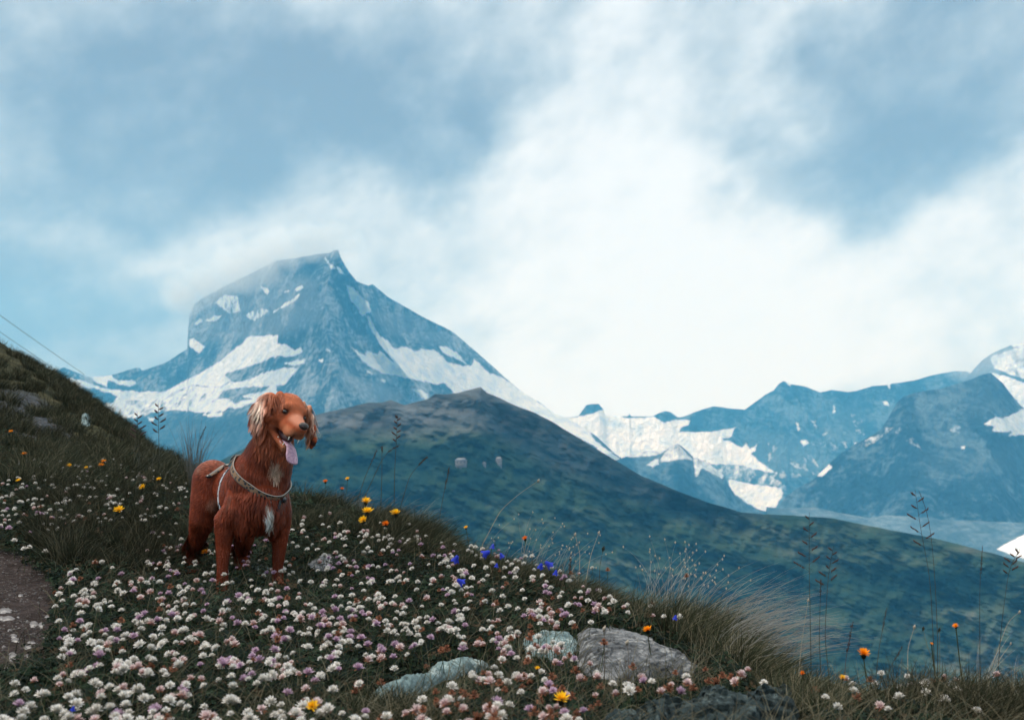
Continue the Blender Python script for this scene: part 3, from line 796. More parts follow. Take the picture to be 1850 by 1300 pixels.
    L = np.full(len(p), .016)
    L[head] = .0080 + .008 * sstep(-f[head], -.08, .02)
    L[legs] = .013
    L[neck] = .022
    L[onear] = .060
    # feathering: breast and back of the legs, belly fringe, tail
    br = (bf > .02) & (np.abs(rel @ bodyR) < .07) & (bz < .06) & (bz > -.17); L[br] = .038
    thr = neck & (dh < .2) & (nr[:, 1] < .2); L[thr] = .040
    bk = legs & ((nr @ bodyF) < -.35); L[bk] = .030
    white = np.hypot((px - 490) / 15, (py - 925) / 26) < 1; L[white & (p[:, 1] < 3.84)] = .05
    bel = (nr[:, 2] < -.5) & (bz < -.06) & ~head & ~onear & (bf < .05); L[bel] = np.maximum(L[bel], .026)
    tail = bf < -.45; L[tail] = .06
    L *= .65 + .6 * rnd.rand(len(p))
    low = p[:, 2] < np.array([gz(q) for q in (rf, lf, rh, lh)]).min() + .05
    L[low] = .008
    # keep the eyes, nose and open mouth clear
    keep = np.ones(len(p), bool)
    for e in eyes: keep &= np.linalg.norm(p - e, axis=1) > .0135
    keep &= np.linalg.norm(p - H(.152, 0, -.002), axis=1) > .019
    keep &= ~((f > .03) & (np.abs(u + .068 + .1 * f) < .010) & (np.abs(l) < .05))
    long_ = L > .02
    pick = rnd.rand(len(p)) < np.where(long_, .55, 1.0)
    pick |= onear | white
    keep &= pick
    keep &= ~(head & (rnd.rand(len(p)) < .0))
    p, nr, d, L, f_, onear, head = p[keep], nr[keep], d[keep], L[keep], f[keep], onear[keep], head[keep]
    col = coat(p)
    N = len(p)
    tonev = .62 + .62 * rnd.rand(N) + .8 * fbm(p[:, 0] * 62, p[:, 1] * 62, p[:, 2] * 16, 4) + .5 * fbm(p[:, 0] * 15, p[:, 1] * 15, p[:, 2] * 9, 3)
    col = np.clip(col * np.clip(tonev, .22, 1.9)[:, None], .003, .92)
    SEG = 4
    side = np.cross(d, nr); side /= np.linalg.norm(side, axis=1)[:, None] + 1e-9
    lift = np.where(onear, .04, np.where(head, .16, .20)) + .22 * rnd.rand(N)
    wv = np.stack([fbm(p[:, 0] * 40 + 5, p[:, 1] * 40, p[:, 2] * 40 + k * 13, 2) for k in range(3)], 1)
    wid = np.where(L > .02, .0011, .0009) * np.where(head, .85, 1)
    VVs = []; cols = []
    q = p - nr * .0015
    dirn = d + nr * (lift * np.where(onear, .8, np.where(L > .02, .7, 1)))[:, None]; dirn /= np.linalg.norm(dirn, axis=1)[:, None]
    phase = rnd.rand(N) * .8 + fbm(p[:, 0] * 20, p[:, 1] * 20, p[:, 2] * 20, 2) * 6
    for s in range(SEG + 1):
        t = s / SEG
        w = wid * (1 - t) ** .6 * (1 if s < SEG else 0) 
        wob = side * (np.sin(phase + t * 6.5) * L * .11 * t)[:, None]
        VVs.append(q + wob - side * w[:, None]); VVs.append(q + wob + side * w[:, None])
        cols.append(col * (1.0 + .25 * t)); cols.append(col * (1.0 + .25 * t))
        g = np.array([0, 0, -1.0]) * np.where(onear, .34, .10 * (L > .02))[:, None] * (1 + t)
        dd = dirn + g + wv * .3 * t - nr * (.35 * t) * (L < .02)[:, None]
        dd /= np.linalg.norm(dd, axis=1)[:, None]
        q = q + dd * (L / SEG)[:, None]
    # strands gather into locks
    cs = np.where(L > .02, .013, .0085)
    jit = p + np.stack([fbm(p[:, 0] * 30, p[:, 1] * 30, p[:, 2] * 30 + k * 7, 2) for k in range(3)], 1) * .012
    cell = np.floor(jit / cs[:, None]).astype(np.int64)
    key = (cell[:, 0] * 73856093) ^ (cell[:, 1] * 19349663) ^ (cell[:, 2] * 83492791)
    _, inv = np.unique(key, return_inverse=True); inv = inv.ravel(); cntk = np.bincount(inv)
    hue = (.72 + .56 * rnd.rand(len(cntk)))[inv][:, None]
    kl = np.where(head, .35, np.where(onear, .7, .8))
    for s in range(SEG + 1):
        a0_, b0_ = VVs[2 * s], VVs[2 * s + 1]; c_ = (a0_ + b0_) / 2
        mean = np.stack([np.bincount(inv, c_[:, k]) for k in range(3)], 1) / cntk[:, None]
        sh = (mean[inv] - c_) * (kl * (s / SEG) ** .8)[:, None]
        VVs[2 * s] = a0_ + sh; VVs[2 * s + 1] = b0_ + sh
        cols[2 * s] = cols[2 * s] * hue; cols[2 * s + 1] = cols[2 * s + 1] * hue
    K = 2 * (SEG + 1)
    V = np.stack(VVs, 1).reshape(-1, 3); Cc = np.stack(cols, 1).reshape(-1, 3)
    base = (np.arange(N) * K)[:, None]
    fc = np.concatenate([base + np.array([2 * s, 2 * s + 1, 2 * s + 3, 2 * s + 2]) for s in range(SEG)], 0)
    mf, nt, b = new_mat("dog fur"); nn = NB(nt)
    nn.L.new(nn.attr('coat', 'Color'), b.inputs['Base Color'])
    b.inputs['Roughness'].default_value = .40; b.inputs['Specular IOR Level'].default_value = .16
    b.inputs['Sheen Weight'].default_value = .0; b.inputs['Sheen Roughness'].default_value = .4
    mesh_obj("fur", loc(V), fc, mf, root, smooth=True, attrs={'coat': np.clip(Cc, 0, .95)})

    # --- eyes, nose, tongue, teeth, mouth
    def blob(name, c, r, ax, mat, parent=root, sub=3, shape=None):
        bm = bmesh.new(); bmesh.ops.create_icosphere(bm, subdivisions=sub, radius=1)
        v = np.array([q.co[:] for q in bm.verts]); fcs = np.array([[q.index for q in g.verts] for g in bm.faces]); bm.free()
        if shape: v = shape(v)
        return mesh_obj(name, loc((v * np.array(r)) @ np.array(ax) + np.array(c)), fcs, mat, parent, smooth=True)
    me_, nt, b = new_mat("dog eye"); b.inputs['Base Color'].default_value = (.018, .009, .006, 1); b.inputs['Roughness'].default_value = .08; b.inputs['Specular IOR Level'].default_value = .8
    mn_, nt, b = new_mat("dog nose"); nn = NB(nt)
    nn.L.new(nn.ramp(nn.noise(nn.coord(), 300, 2), [(.4, (.02, .014, .014)), (.6, (.06, .042, .04))]), b.inputs['Base Color']); b.inputs['Roughness'].default_value = .35
    nn.bump(nn.noise(nn.coord(), 500, 2), .5, .001, b)
    mt_, nt, b = new_mat("dog tongue"); nn = NB(nt)
    nn.L.new(nn.ramp(nn.noise(nn.coord(), 140, 3), [(.35, (.36, .20, .30)), (.65, (.56, .36, .46))]), b.inputs['Base Color']); b.inputs['Roughness'].default_value = .4
    nn.bump(nn.noise(nn.coord(), 300, 2), .4, .0015, b)
    mm_, nt, b = new_mat("dog mouth"); b.inputs['Base Color'].default_value = (.05, .014, .016, 1); b.inputs['Roughness'].default_value = .5
    mg_, nt, b = new_mat("dog gum"); b.inputs['Base Color'].default_value = (.30, .12, .12, 1); b.inputs['Roughness'].default_value = .4
    mw_, nt, b = new_mat("dog tooth"); b.inputs['Base Color'].default_value = (.75, .72, .62, 1); b.inputs['Roughness'].default_value = .3
    for e in eyes:
        ec = np.array(e) - Hf * .0045
        eb = blob("eye", ec, (.0105, .0110, .0085), HX, me_)
    def nshape(v):
        w = v.copy(); w[:, 1] *= 1 - .25 * (v[:, 2] < 0) * -v[:, 2]; return w
    nose = blob("nose", H(.1515, 0, -.0035), (.0135, .0195, .0145), HX, mn_, shape=nshape)
    for s in (-1, 1):
        blob("nostril", H(.1625, s * .0085, -.0035), (.003, .0042, .0036), HX, mm_, nose, 2)
    # mouth lining and gums
    blob("mouth", H(.060, 0, -.074), (.050, .022, .020), HX, mm_)
    # tongue: a bent tapering slab out over the lower jaw and down
    path = [H(.050, 0, -.082), H(.085, .004, -.088), H(.112, .010, -.092), H(.124, .014, -.100)]
    for k, dz in enumerate((.013, .026, .040, .051)): path.append(H(.126, .015, -.102) + np.array([.0015 * k, -.001 * k, -dz]))
    path = np.array(path); ts = np.linspace(0, len(path) - 1, 26)
    Pp = np.stack([np.interp(ts, np.arange(len(path)), path[:, k]) for k in range(3)], 1)
    for _ in range(3): Pp[1:-1] = (Pp[:-2] + Pp[1:-1] * 2 + Pp[2:]) / 4
    tan = np.gradient(Pp, axis=0); tan /= np.linalg.norm(tan, axis=1)[:, None]
    wd = np.interp(np.linspace(0, 1, 26), [0, .4, .7, .9, .97, 1], [.015, .020, .0255, .023, .015, .004])
    ring = []
    M_ = 14
    for i in range(26):
        nn_ = np.cross(Hl, tan[i]); nn_ /= np.linalg.norm(nn_)
        for k in range(M_):
            th = 2 * math.pi * k / M_
            cx, cz = math.cos(th), math.sin(th)
            groove = -.0022 * math.exp(-(cx / .25) ** 2)
            ring.append(Pp[i] + Hl * cx * wd[i] + nn_ * (cz * .0048 + groove * np.sign(cz) + .004 * abs(cx) ** 2))
    ring = np.array(ring); idx = np.arange(26 * M_).reshape(26, M_); nx_ = np.roll(idx, -1, 1)
    tq = np.stack([idx[:-1], nx_[:-1], nx_[1:], idx[1:]], -1).reshape(-1, 4)
    caps = np.array([idx[-1], idx[0][::-1]])
    mesh_obj("tongue", loc(ring), [tq, caps], mt_, root, smooth=True)
    # teeth: canines and a row along the lower jaw
    def tooth(base, tip, r, name="tooth"):
        base, tip = np.array(base), np.array(tip); ax = tip - base; l = np.linalg.norm(ax); ax /= l
        s1 = np.cross(ax, Hf); s1 /= np.linalg.norm(s1); s2 = np.cross(ax, s1)
        v = []
        for t, rr in ((0, 1), (.5, .75), (.85, .35), (1, .05)):
            for k in range(8):
                a_ = k * math.pi / 4; v.append(base + ax * l * t + (s1 * math.cos(a_) + s2 * math.sin(a_)) * r * rr)
        idx = np.arange(32).reshape(4, 8); nx_ = np.roll(idx, -1, 1)
        mesh_obj(name, loc(np.array(v)), [np.stack([idx[:-1], nx_[:-1], nx_[1:], idx[1:]], -1).reshape(-1, 4), np.array([idx[0][::-1], idx[-1]])], mw_, root, smooth=True)
    for s in (-1, 1):
        tooth(H(.128, s * .020, -.058), H(.129, s * .020, -.073), .0026)
        tooth(H(.104, s * .017, -.104), H(.107, s * .018, -.088), .0024)
        for k in range(3): tooth(H(.035 + .016 * k, s * (.030 - .002 * k), -.084 - .004 * k), H(.036 + .016 * k, s * .029, -.074 - .004 * k), .0030)
        chl = [H(.018, s * .034, -.066), H(.055, s * .028, -.086), H(.100, s * .018, -.100)]
        ch2 = np.array(chl)
        v = []; ts = np.linspace(0, 2, 12)
        cpts = np.stack([np.interp(ts, [0, 1, 2], ch2[:, k]) for k in range(3)], 1)
        for i, c in enumerate(cpts):
            for k in range(6):
                a_ = k * math.pi / 3; rr = .0042 * (1 + .25 * math.sin(i * 2.1))
                v.append(c + Hl * math.cos(a_) * rr + Hu * math.sin(a_) * rr)
        idx = np.arange(72).reshape(12, 6); nx_ = np.roll(idx, -1, 1)
        mesh_obj("gum", loc(np.array(v)), [np.stack([idx[:-1], nx_[:-1], nx_[1:], idx[1:]], -1).reshape(-1, 4)], mg_, root, smooth=True)

    # --- harness
    mh, nt, b = new_mat("harness webbing"); nn = NB(nt)
    vor = nt.nodes.new('ShaderNodeTexVoronoi'); vor.inputs['Scale'].default_value = 80; nt.links.new(nn.coord(), vor.inputs['Vector'])
    spot = nn.mr(vor.outputs['Distance'], .48, .40)
    nn.L.new(nn.mix(spot, (.22, .135, .08), (.015, .025, .035)), b.inputs['Base Color']); b.inputs['Roughness'].default_value = .8
    ml, nt, b = new_mat("harness blue webbing"); nn = NB(nt)
    vor = nt.nodes.new('ShaderNodeTexVoronoi'); vor.inputs['Scale'].default_value = 70; nt.links.new(nn.coord(), vor.inputs['Vector'])
    nn.L.new(nn.mix(nn.mr(vor.outputs['Distance'], .42, .34), (.42, .47, .52), (.02, .04, .07)), b.inputs['Base Color']); b.inputs['Roughness'].default_value = .8
    mp_, nt, b = new_mat("harness piping"); b.inputs['Base Color'].default_value = (.26, .24, .22, 1); b.inputs['Roughness'].default_value = .7
    mk_, nt, b = new_mat("harness buckle"); b.inputs['Base Color'].default_value = (.012, .016, .022, 1); b.inputs['Roughness'].default_value = .3
    def ribbon(name, P, Nn, width, thick, mat, parent, closed=False, offs=0.0):
        P, Nn = np.array(P), np.array(Nn); m = len(P)
        t = (np.roll(P, -1, 0) - np.roll(P, 1, 0)) if closed else np.gradient(P, axis=0)
        t /= np.linalg.norm(t, axis=1)[:, None]; s = np.cross(t, Nn); s /= np.linalg.norm(s, axis=1)[:, None]
        c = P + s * offs
        hw, ht = width / 2, thick / 2
        prof = [(-hw, -ht), (hw, -ht), (hw, ht), (hw * .8, ht * 1.3), (-hw * .8, ht * 1.3), (-hw, ht)]
        v = np.stack([c + s * a_ + Nn * b_ for a_, b_ in prof], 1); k = len(prof)
        idx = np.arange(m * k).reshape(m, k); nx_ = np.roll(idx, -1, 1)
        if closed: i0, n0, i1, n1 = idx, nx_, np.roll(idx, -1, 0), np.roll(nx_, -1, 0)
        else: i0, n0, i1, n1 = idx[:-1], nx_[:-1], idx[1:], nx_[1:]
        fcs = [np.stack([i0, n0, n1, i1], -1).reshape(-1, 4)]
        if not closed: fcs.append(np.array([idx[0][::-1], idx[-1]]))
        return mesh_obj(name, loc(v.reshape(-1, 3)), fcs, mat, parent)
    def cast_px(px, py):
        for k in range(30):
            dv = at(px + k * (1 if px < 430 else -1), py + k, 1.0).normalized(); h = bvh.ray_cast(Vector((0, 0, 0)), dv)
            if h[0] is not None: return np.array(h[0]), np.array(h[1])
    def smooth_rows(P, k=2, closed=False):
        for _ in range(k):
            if closed: P = (np.roll(P, 1, 0) + 2 * P + np.roll(P, -1, 0)) / 4
            else: P = np.concatenate([P[:1], (P[:-2] + 2 * P[1:-1] + P[2:]) / 4, P[-1:]])
        return P
    def loop(three, centre, m=90, lift=.0045):
        if len(three) == 3:
            a_, b__, c_ = [cast_px(*q)[0] for q in three]
            n0 = np.cross(b__ - a_, c_ - a_)
        else: a_ = cast_px(*three[0])[0]; n0 = np.array(three[1], float)
        n0 /= np.linalg.norm(n0)
        cen = np.array(centre) - n0 * ((np.array(centre) - a_) @ n0)
        e_1 = a_ - cen; e_1 /= np.linalg.norm(e_1); e_2 = np.cross(n0, e_1)
        pts, ns = [], []
        for k in range(m):
            th = 2 * math.pi * k / m; dr = e_1 * math.cos(th) + e_2 * math.sin(th)
            h = bvh.ray_cast(Vector(cen + dr * .45), Vector(-dr))
            if h[0] is None or (np.array(h[0]) - cen) @ dr < .03: pts.append(cen + dr * .1); ns.append(dr); continue
            pts.append(np.array(h[0]) + np.array(h[1]) * lift); ns.append(dr)
        P = smooth_rows(np.array(pts), 4, True); Nn = np.array(ns)
        t = np.roll(P, -1, 0) - np.roll(P, 1, 0); t /= np.linalg.norm(t, axis=1)[:, None]
        nn2 = Nn - t * (Nn * t).sum(1)[:, None]; nn2 = nn2 / np.linalg.norm(nn2, axis=1)[:, None]
        return P, nn2
    def pxpath(pts, step=3, lift=.010):
        pts = np.array(pts, float); seg = np.linalg.norm(np.diff(pts, axis=0), axis=1); s = np.concatenate([[0], np.cumsum(seg)])
        ss = np.linspace(0, s[-1], max(4, int(s[-1] / step))); q = np.stack([np.interp(ss, s, pts[:, k]) for k in (0, 1)], 1)
        hit = [cast_px(*k) for k in q]
        P = smooth_rows(np.array([h[0] + h[1] * lift for h in hit]), 4); Nn = smooth_rows(np.array([h[1] for h in hit]), 4)
        Nn /= np.linalg.norm(Nn, axis=1)[:, None]
        return P, Nn
    P, Nn = loop([(424, 832), (452, 880), (500, 901)], W(.03, 0, .03))
    har = ribbon("harness", P, Nn, .025, .003, mh, root, True)
    ribbon("piping", P, Nn, .0022, .0036, mp_, har, True, -.0122); ribbon("piping", P, Nn, .0024, .0036, mk_, har, True, .0122)
    P, Nn = loop([(400, 872), bodyF + UP * .12], W(-.08, 0, .0))
    g = ribbon("girth_strap", P, Nn, .018, .003, ml, har, True); g['label'] = "blue grey patterned girth strap"
    P, Nn = pxpath([(440, 815), (432, 820), (424, 828), (410, 838), (395, 848), (378, 860)])
    ribbon("back_strap", P, Nn, .010, .003, mp_, har)
    P, Nn = pxpath([(424, 829), (408, 844), (394, 853), (376, 863)])
    ribbon("back_strap", P, Nn, .007, .005, mh, har)
    P, Nn = pxpath([(505, 903), (500, 920), (492, 940), (484, 958)], lift=.006)
    ribbon("chest_strap", P, Nn, .014, .003, mk_, har)
    for (bx, by, w, hgt) in ((424, 829, .020, .024), (378, 861, .022, .013), (508, 902, .024, .022)):
        c, nrm_ = cast_px(bx, by); zz = UP - nrm_ * (UP @ nrm_); zz /= np.linalg.norm(zz); xx = np.cross(nrm_, zz)
        bm = bmesh.new(); bmesh.ops.create_cube(bm, size=1)
        bmesh.ops.bevel(bm, geom=bm.edges[:], offset=.22, segments=2, affect='EDGES')
        v = np.array([q.co[:] for q in bm.verts]); bm.verts.index_update(); fl = [[q.index for q in ff.verts] for ff in bm.faces]; bm.free()
        v = (v * np.array([w, hgt, .007])) @ np.stack([xx, zz, nrm_]) + c + nrm_ * .013
        by_n = {}
        for ff in fl: by_n.setdefault(len(ff), []).append(ff)
        mesh_obj("buckle", loc(v), [np.array(x) for x in by_n.values()], mk_, har)
    return root
dog = make_dog()

# ------------------------------------------------------------------ rocks
def rock_mat(name, a, b_, c, lich, bump=.6):
    m, nt, b = new_mat(name); n = NB(nt)
    co = n.coord('Object')
    f1 = n.noise(n.mapping(co, (1, 1, 3)), 9, 9, .68, .8); f2 = n.noise(co, 45, 7, .7)
    f = n.math('ADD', n.math('MULTIPLY', f1, .6), n.math('MULTIPLY', f2, .4))
    col = n.ramp(f, [(.36, a), (.5, b_), (.63, c)])
    crack = n.nt.nodes.new('ShaderNodeTexVoronoi'); crack.feature = 'DISTANCE_TO_EDGE'; crack.inputs['Scale'].default_value = 7
    n.L.new(n.mapping(n.noise(co, 5, 4, .6, out='Color'), (.5, .5, .5)), crack.inputs['Vector'])
    cm = n.mr(crack.outputs['Distance'], 0, .015, .75, 0)
    col = n.mix(cm, col, (a[0] * .3, a[1] * .3, a[2] * .3))
    lm = n.mr(n.noise(co, 22, 8, .7, .5), .56, .62)
    col = n.mix(n.math('MULTIPLY', lm, .75), col, lich)
    n.L.new(col, b.inputs['Base Color']); b.inputs['Roughness'].default_value = .92; b.inputs['Specular IOR Level'].default_value = .15
    n.bump(f, bump, .03, b)
    return m
m_grey = rock_mat("grey schist", (.018, .022, .026), (.10, .112, .125), (.27, .29, .31), (.34, .36, .37), 1.0)
m_teal = rock_mat("teal slab", (.045, .075, .085), (.13, .20, .215), (.24, .33, .35), (.36, .44, .45))
m_dark = rock_mat("dark boulder", (.004, .010, .012), (.018, .032, .036), (.05, .075, .08), (.11, .15, .155), 1.0)
m_peb = rock_mat("path stone", (.08, .08, .085), (.17, .17, .18), (.30, .30, .31), (.40, .39, .38))
rng = np.random.RandomState(11)

def rock(poly, hgt, mat, label, name="rock", group=None, res=70, seed=0., edge=14, cat="rock", depth=None):
    poly = np.array(poly, float)
    x0, y0 = poly.min(0) - 6; x1, y1 = poly.max(0) + 6
    gx = np.linspace(x0, x1, res); gy = np.linspace(y0, y1, res)
    PX, PY = np.meshgrid(gx, gy)
    js = min(1, (x1 - x0 - 12) / 70)
    jx = fbm(PX / 22, PY / 22, seed, 4) * 5 * js; jy = fbm(PX / 22, PY / 22, seed + 4, 4) * 4 * js
    sd = poly_sd(PX + jx, PY + jy, poly)
    P, ok = hit_ground(PX.ravel(), PY.ravel(), VEG * .5)
    P = P.reshape(res, res, 3)
    if depth:
        a, e = AE(PX, PY); dd = depth - (PY - y0) * 0.0012; P = np.stack([a * dd, dd, e * dd], -1)
    d = P[..., 1]
    h = hgt * np.where(sd > 0, 1 - np.exp(-sd / edge), sd / 6)
    # split into tilted plates
    st = fbm(PX / 60, PY / 34, seed + 2, 3)
    h = h + (np.floor((st + 1) * 5) / 5 - .9) * hgt * .6 * (sd > 0) + fbm(PX / 9, PY / 9, seed + 8, 5) * hgt * .12 * (sd > -2)
    nrm = np.array([0, -.55, .83])
    Q = P + nrm * h[..., None]
    B = P - np.array([0, -.2, 1.0]) * .08
    n0 = res * res
    idx = np.arange(n0).reshape(res, res)
    q = np.stack([idx[:-1, :-1], idx[1:, :-1], idx[1:, 1:], idx[:-1, 1:]], -1).reshape(-1, 4)
    rimi = np.concatenate([idx[0], idx[1:, -1], idx[-1, ::-1][1:], idx[::-1, 0][1:-1]])
    nb = np.arange(len(rimi)) + n0
    rb = B.reshape(-1, 3)[rimi]
    sdq = np.stack([rimi, np.roll(rimi, -1), np.roll(nb, -1), nb], -1)
    cen = float(P[..., 0].mean()), float(P[..., 1].mean()), float(P[..., 2].mean())
    V = np.concatenate([Q.reshape(-1, 3), rb]) - np.array(cen)
    keep = (sd.reshape(-1)[q].max(1) > -9)
    o = mesh_obj(name, V, [q[keep], sdq] if False else q[keep], mat, smooth=False)
    o.location = cen
    tag(o, label, cat, group)
    return o
rock([(1036,1128),(1060,1120),(1100,1122),(1150,1130),(1200,1150),(1240,1172),(1268,1197),(1230,1203),(1180,1207),(1120,1210),(1070,1205),(1040,1190),(1046,1160)], .042, m_grey, "largest pale grey cracked rock lying in the clover, right of centre", res=150, seed=1, edge=10)
rock([(940,1140),(985,1128),(1030,1130),(1050,1150),(1040,1175),(1000,1182),(950,1170)], .035, m_teal, "blue green slab beside the large grey rock, half under flowers", seed=2, edge=6)
rock([(662,1252),(690,1236),(730,1222),(765,1205),(790,1188),(830,1183),(872,1178),(886,1186),(850,1198),(800,1210),(775,1222),(755,1240),(720,1252),(680,1260)], .045, m_teal, "long pale blue green slab running through the clover at bottom centre", res=130, seed=3, edge=5)
rock([(1085,1302),(1130,1290),(1180,1279),(1230,1275),(1260,1265),(1330,1256),(1420,1249),(1436,1262),(1442,1300),(1440,1345),(1070,1345)], .09, m_dark, "dark wet looking boulder cut by the bottom edge of the photo", name="boulder", cat="boulder", res=120, seed=4, edge=10)
rock([(552,1004),(572,994),(598,989),(620,992),(606,1008),(594,1022),(562,1020)], .026, m_grey, "small grey stone right behind the dog's front paws", seed=5)
rock([(448,1012),(470,1008),(488,1014),(480,1026),(455,1024)], .03, m_teal, "small flat stone between the dog's legs", seed=6, res=40)
rock([(352,1034),(372,1027),(392,1034),(388,1046),(360,1046)], .03, m_teal, "small flat stone left of the dog's nearest paw", seed=7, res=40)
rock([(-20,1216),(14,1208),(40,1206),(66,1212),(60,1222),(20,1226),(-20,1240)], .03, m_grey, "pale stone edge at the lower end of the dirt path, left edge", seed=8, res=50)
ps = [(10, 1086, 12, 5), (14, 1100, 13, 5), (62, 1110, 8, 5), (76, 1112, 6, 5), (26, 1131, 6, 4), (30, 1138, 8, 5), (58, 1142, 9, 4), (52, 1149, 8, 5), (24, 1165, 8, 7), (50, 1165, 5, 3),
      (4, 1100, 5, 4), (88, 1098, 6, 4), (70, 1073, 5, 3), (38, 1060, 4, 3), (18, 1120, 3, 2), (44, 1190, 4, 3), (8, 1150, 4, 3), (66, 1178, 4, 3), (34, 1098, 4, 3), (84, 1132, 4, 3), (12, 1185, 5, 3), (56, 1202, 9, 4)]
TINY = sorted([k for k in range(len(ps)) if k not in (0, 1, 8, 2, 6)], key=lambda k: ps[k][1])
ORD = 'first second third fourth fifth sixth seventh eighth ninth tenth eleventh twelfth thirteenth fourteenth fifteenth sixteenth seventeenth'.split()
for k, (x, y, rx, ry) in enumerate(ps):
    pl = [(x + rx * math.cos(t) * (1 + .25 * math.sin(3 * t + k)), y + ry * math.sin(t) * (1 + .2 * math.cos(2 * t + k))) for t in np.linspace(0, 2 * math.pi, 10)[:-1]]
    o = rock(pl, .006, m_peb, None, name="path_stone", res=22, seed=20 + k, edge=4, cat="stone")
    big = {0: "flat pale stone at the left edge, highest on the dirt path", 1: "flat pale stone just below the highest one on the dirt path", 8: "roundest pale stone low on the dirt path", 2: "pale oval stone in the middle of the dirt path, near the clover", 6: "pale flat stone at the centre of the dirt path"}.get(k)
    tag(o, big or f"tiny loose stone on the dirt path, {ORD[TINY.index(k)]} from the top", None, "tiny stones on the path" if not big else "larger stones on the path")
o = rock([(147,752),(155,746),(163,748),(167,758),(160,766),(148,764)], .10, m_teal, "blue grey stone high on the dark slope behind the meadow", seed=9, res=30, edge=5)

def gravel():
    V, F_, b0 = [], [], 0
    o8 = np.array([(1, 0, 0), (0, 1, 0), (-1, 0, 0), (0, -1, 0), (0, 0, .6), (0, 0, -.6)]); f8 = np.array([(0, 1, 4), (1, 2, 4), (2, 3, 4), (3, 0, 4), (1, 0, 5), (2, 1, 5), (3, 2, 5), (0, 3, 5)])
    r = np.random.RandomState(8)
    qx = np.concatenate([-30 + 150 * r.rand(5200), -60 + 200 * r.rand(1500)]); qy = np.concatenate([985 + 240 * r.rand(5200), 690 + 115 * r.rand(1500)])
    P, ok = hit_ground(qx, qy); m1, m2 = path_mask(qx, qy)
    k = ok & (np.where(P[:, 1] < 4.8, m1, m2) > -4 + 8 * r.rand(len(P))); P = P[k]; n = len(P)
    s = (.0012 + .004 * r.rand(n) ** 3) * np.where(P[:, 1] > 5, 5, 1)
    j = o8[None] * (1 + .5 * r.normal(size=(n, 6, 1)) * .5) * s[:, None, None]
    a = r.rand(n) * 6.28; ca, sa = np.cos(a)[:, None], np.sin(a)[:, None]
    W_ = np.stack([j[..., 0] * ca - j[..., 1] * sa, j[..., 0] * sa + j[..., 1] * ca, j[..., 2]], -1) + P[:, None]
    o = mesh_obj("gravel", W_.reshape(-1, 3), (f8[None] + (np.arange(n) * 6)[:, None, None]).reshape(-1, 3), m_grit)
    tag(o, "loose grit on the dirt path and the scree bank", None, None, 'stuff')
m_grit = rock_mat("grit", (.02, .018, .018), (.06, .055, .055), (.17, .165, .165), (.2, .2, .2), .3)
gravel()

# ------------------------------------------------------------------ leaf and grass carpets
def veg_mat(name, rough=.7, trans=.25, spec=.07):
    m, nt, b = new_mat(name); n = NB(nt)
    n.L.new(n.attr('tint', 'Color'), b.inputs['Base Color'])
    b.inputs['Roughness'].default_value = rough; b.inputs['Specular IOR Level'].default_value = spec
    if trans:
        tr = nt.nodes.new('ShaderNodeBsdfTranslucent'); n.L.new(n.attr('tint', 'Color'), tr.inputs['Color'])
        mx = nt.nodes.new('ShaderNodeMixShader'); mx.inputs[0].default_value = trans
        n.L.new(b.outputs[0], mx.inputs[1]); n.L.new(tr.outputs[0], mx.inputs[2])
        n.L.new(mx.outputs[0], nt.nodes['Material Output'].inputs['Surface'])
    return m
m_leaf = veg_mat("clover leaf"); m_blade = veg_mat("grass blade", .6, .2); m_petal = veg_mat("flower petal", .7, .25)

def scatter(n, d0, d1, p0=-160, p1=2010):
    a0, a1 = AE(p0, 1000)[0], AE(p1, 1000)[0]
    a = a0 + (a1 - a0) * rng.rand(n); d = np.exp(np.log(d0) + (np.log(d1) - np.log(d0)) * rng.rand(n))
    x = a * d; z = ground_z(x, d); return np.stack([x, d, z], 1)
def rock_free(px, py):
    k = np.ones(px.shape, bool)
    for poly in ROCKP: k &= poly_sd(px, py, poly) < 1
    return k
ROCKP = [[(1040,1140),(1150,1140),(1250,1185),(1268,1215),(1120,1232),(1050,1222)], [(655,1262),(690,1236),(765,1206),(830,1184),(890,1182),(884,1216),(800,1248),(750,1282),(680,1296)], [(1100,1300),(1230,1278),(1330,1260),(1425,1254),(1440,1345),(1090,1345)],
         [(556,1004),(598,992),(600,1010),(566,1018)], [(952,1142),(1030,1134),(1036,1172),(960,1166)]]
def bare_at(P):
    px, py = topx(P + np.array([0, 0, VEG * .3])); m1, m2 = path_mask(px, py)
    return (np.where(P[:, 1] < 4.6, m1, m2) > rng.normal(size=len(P)) * 7), px, py

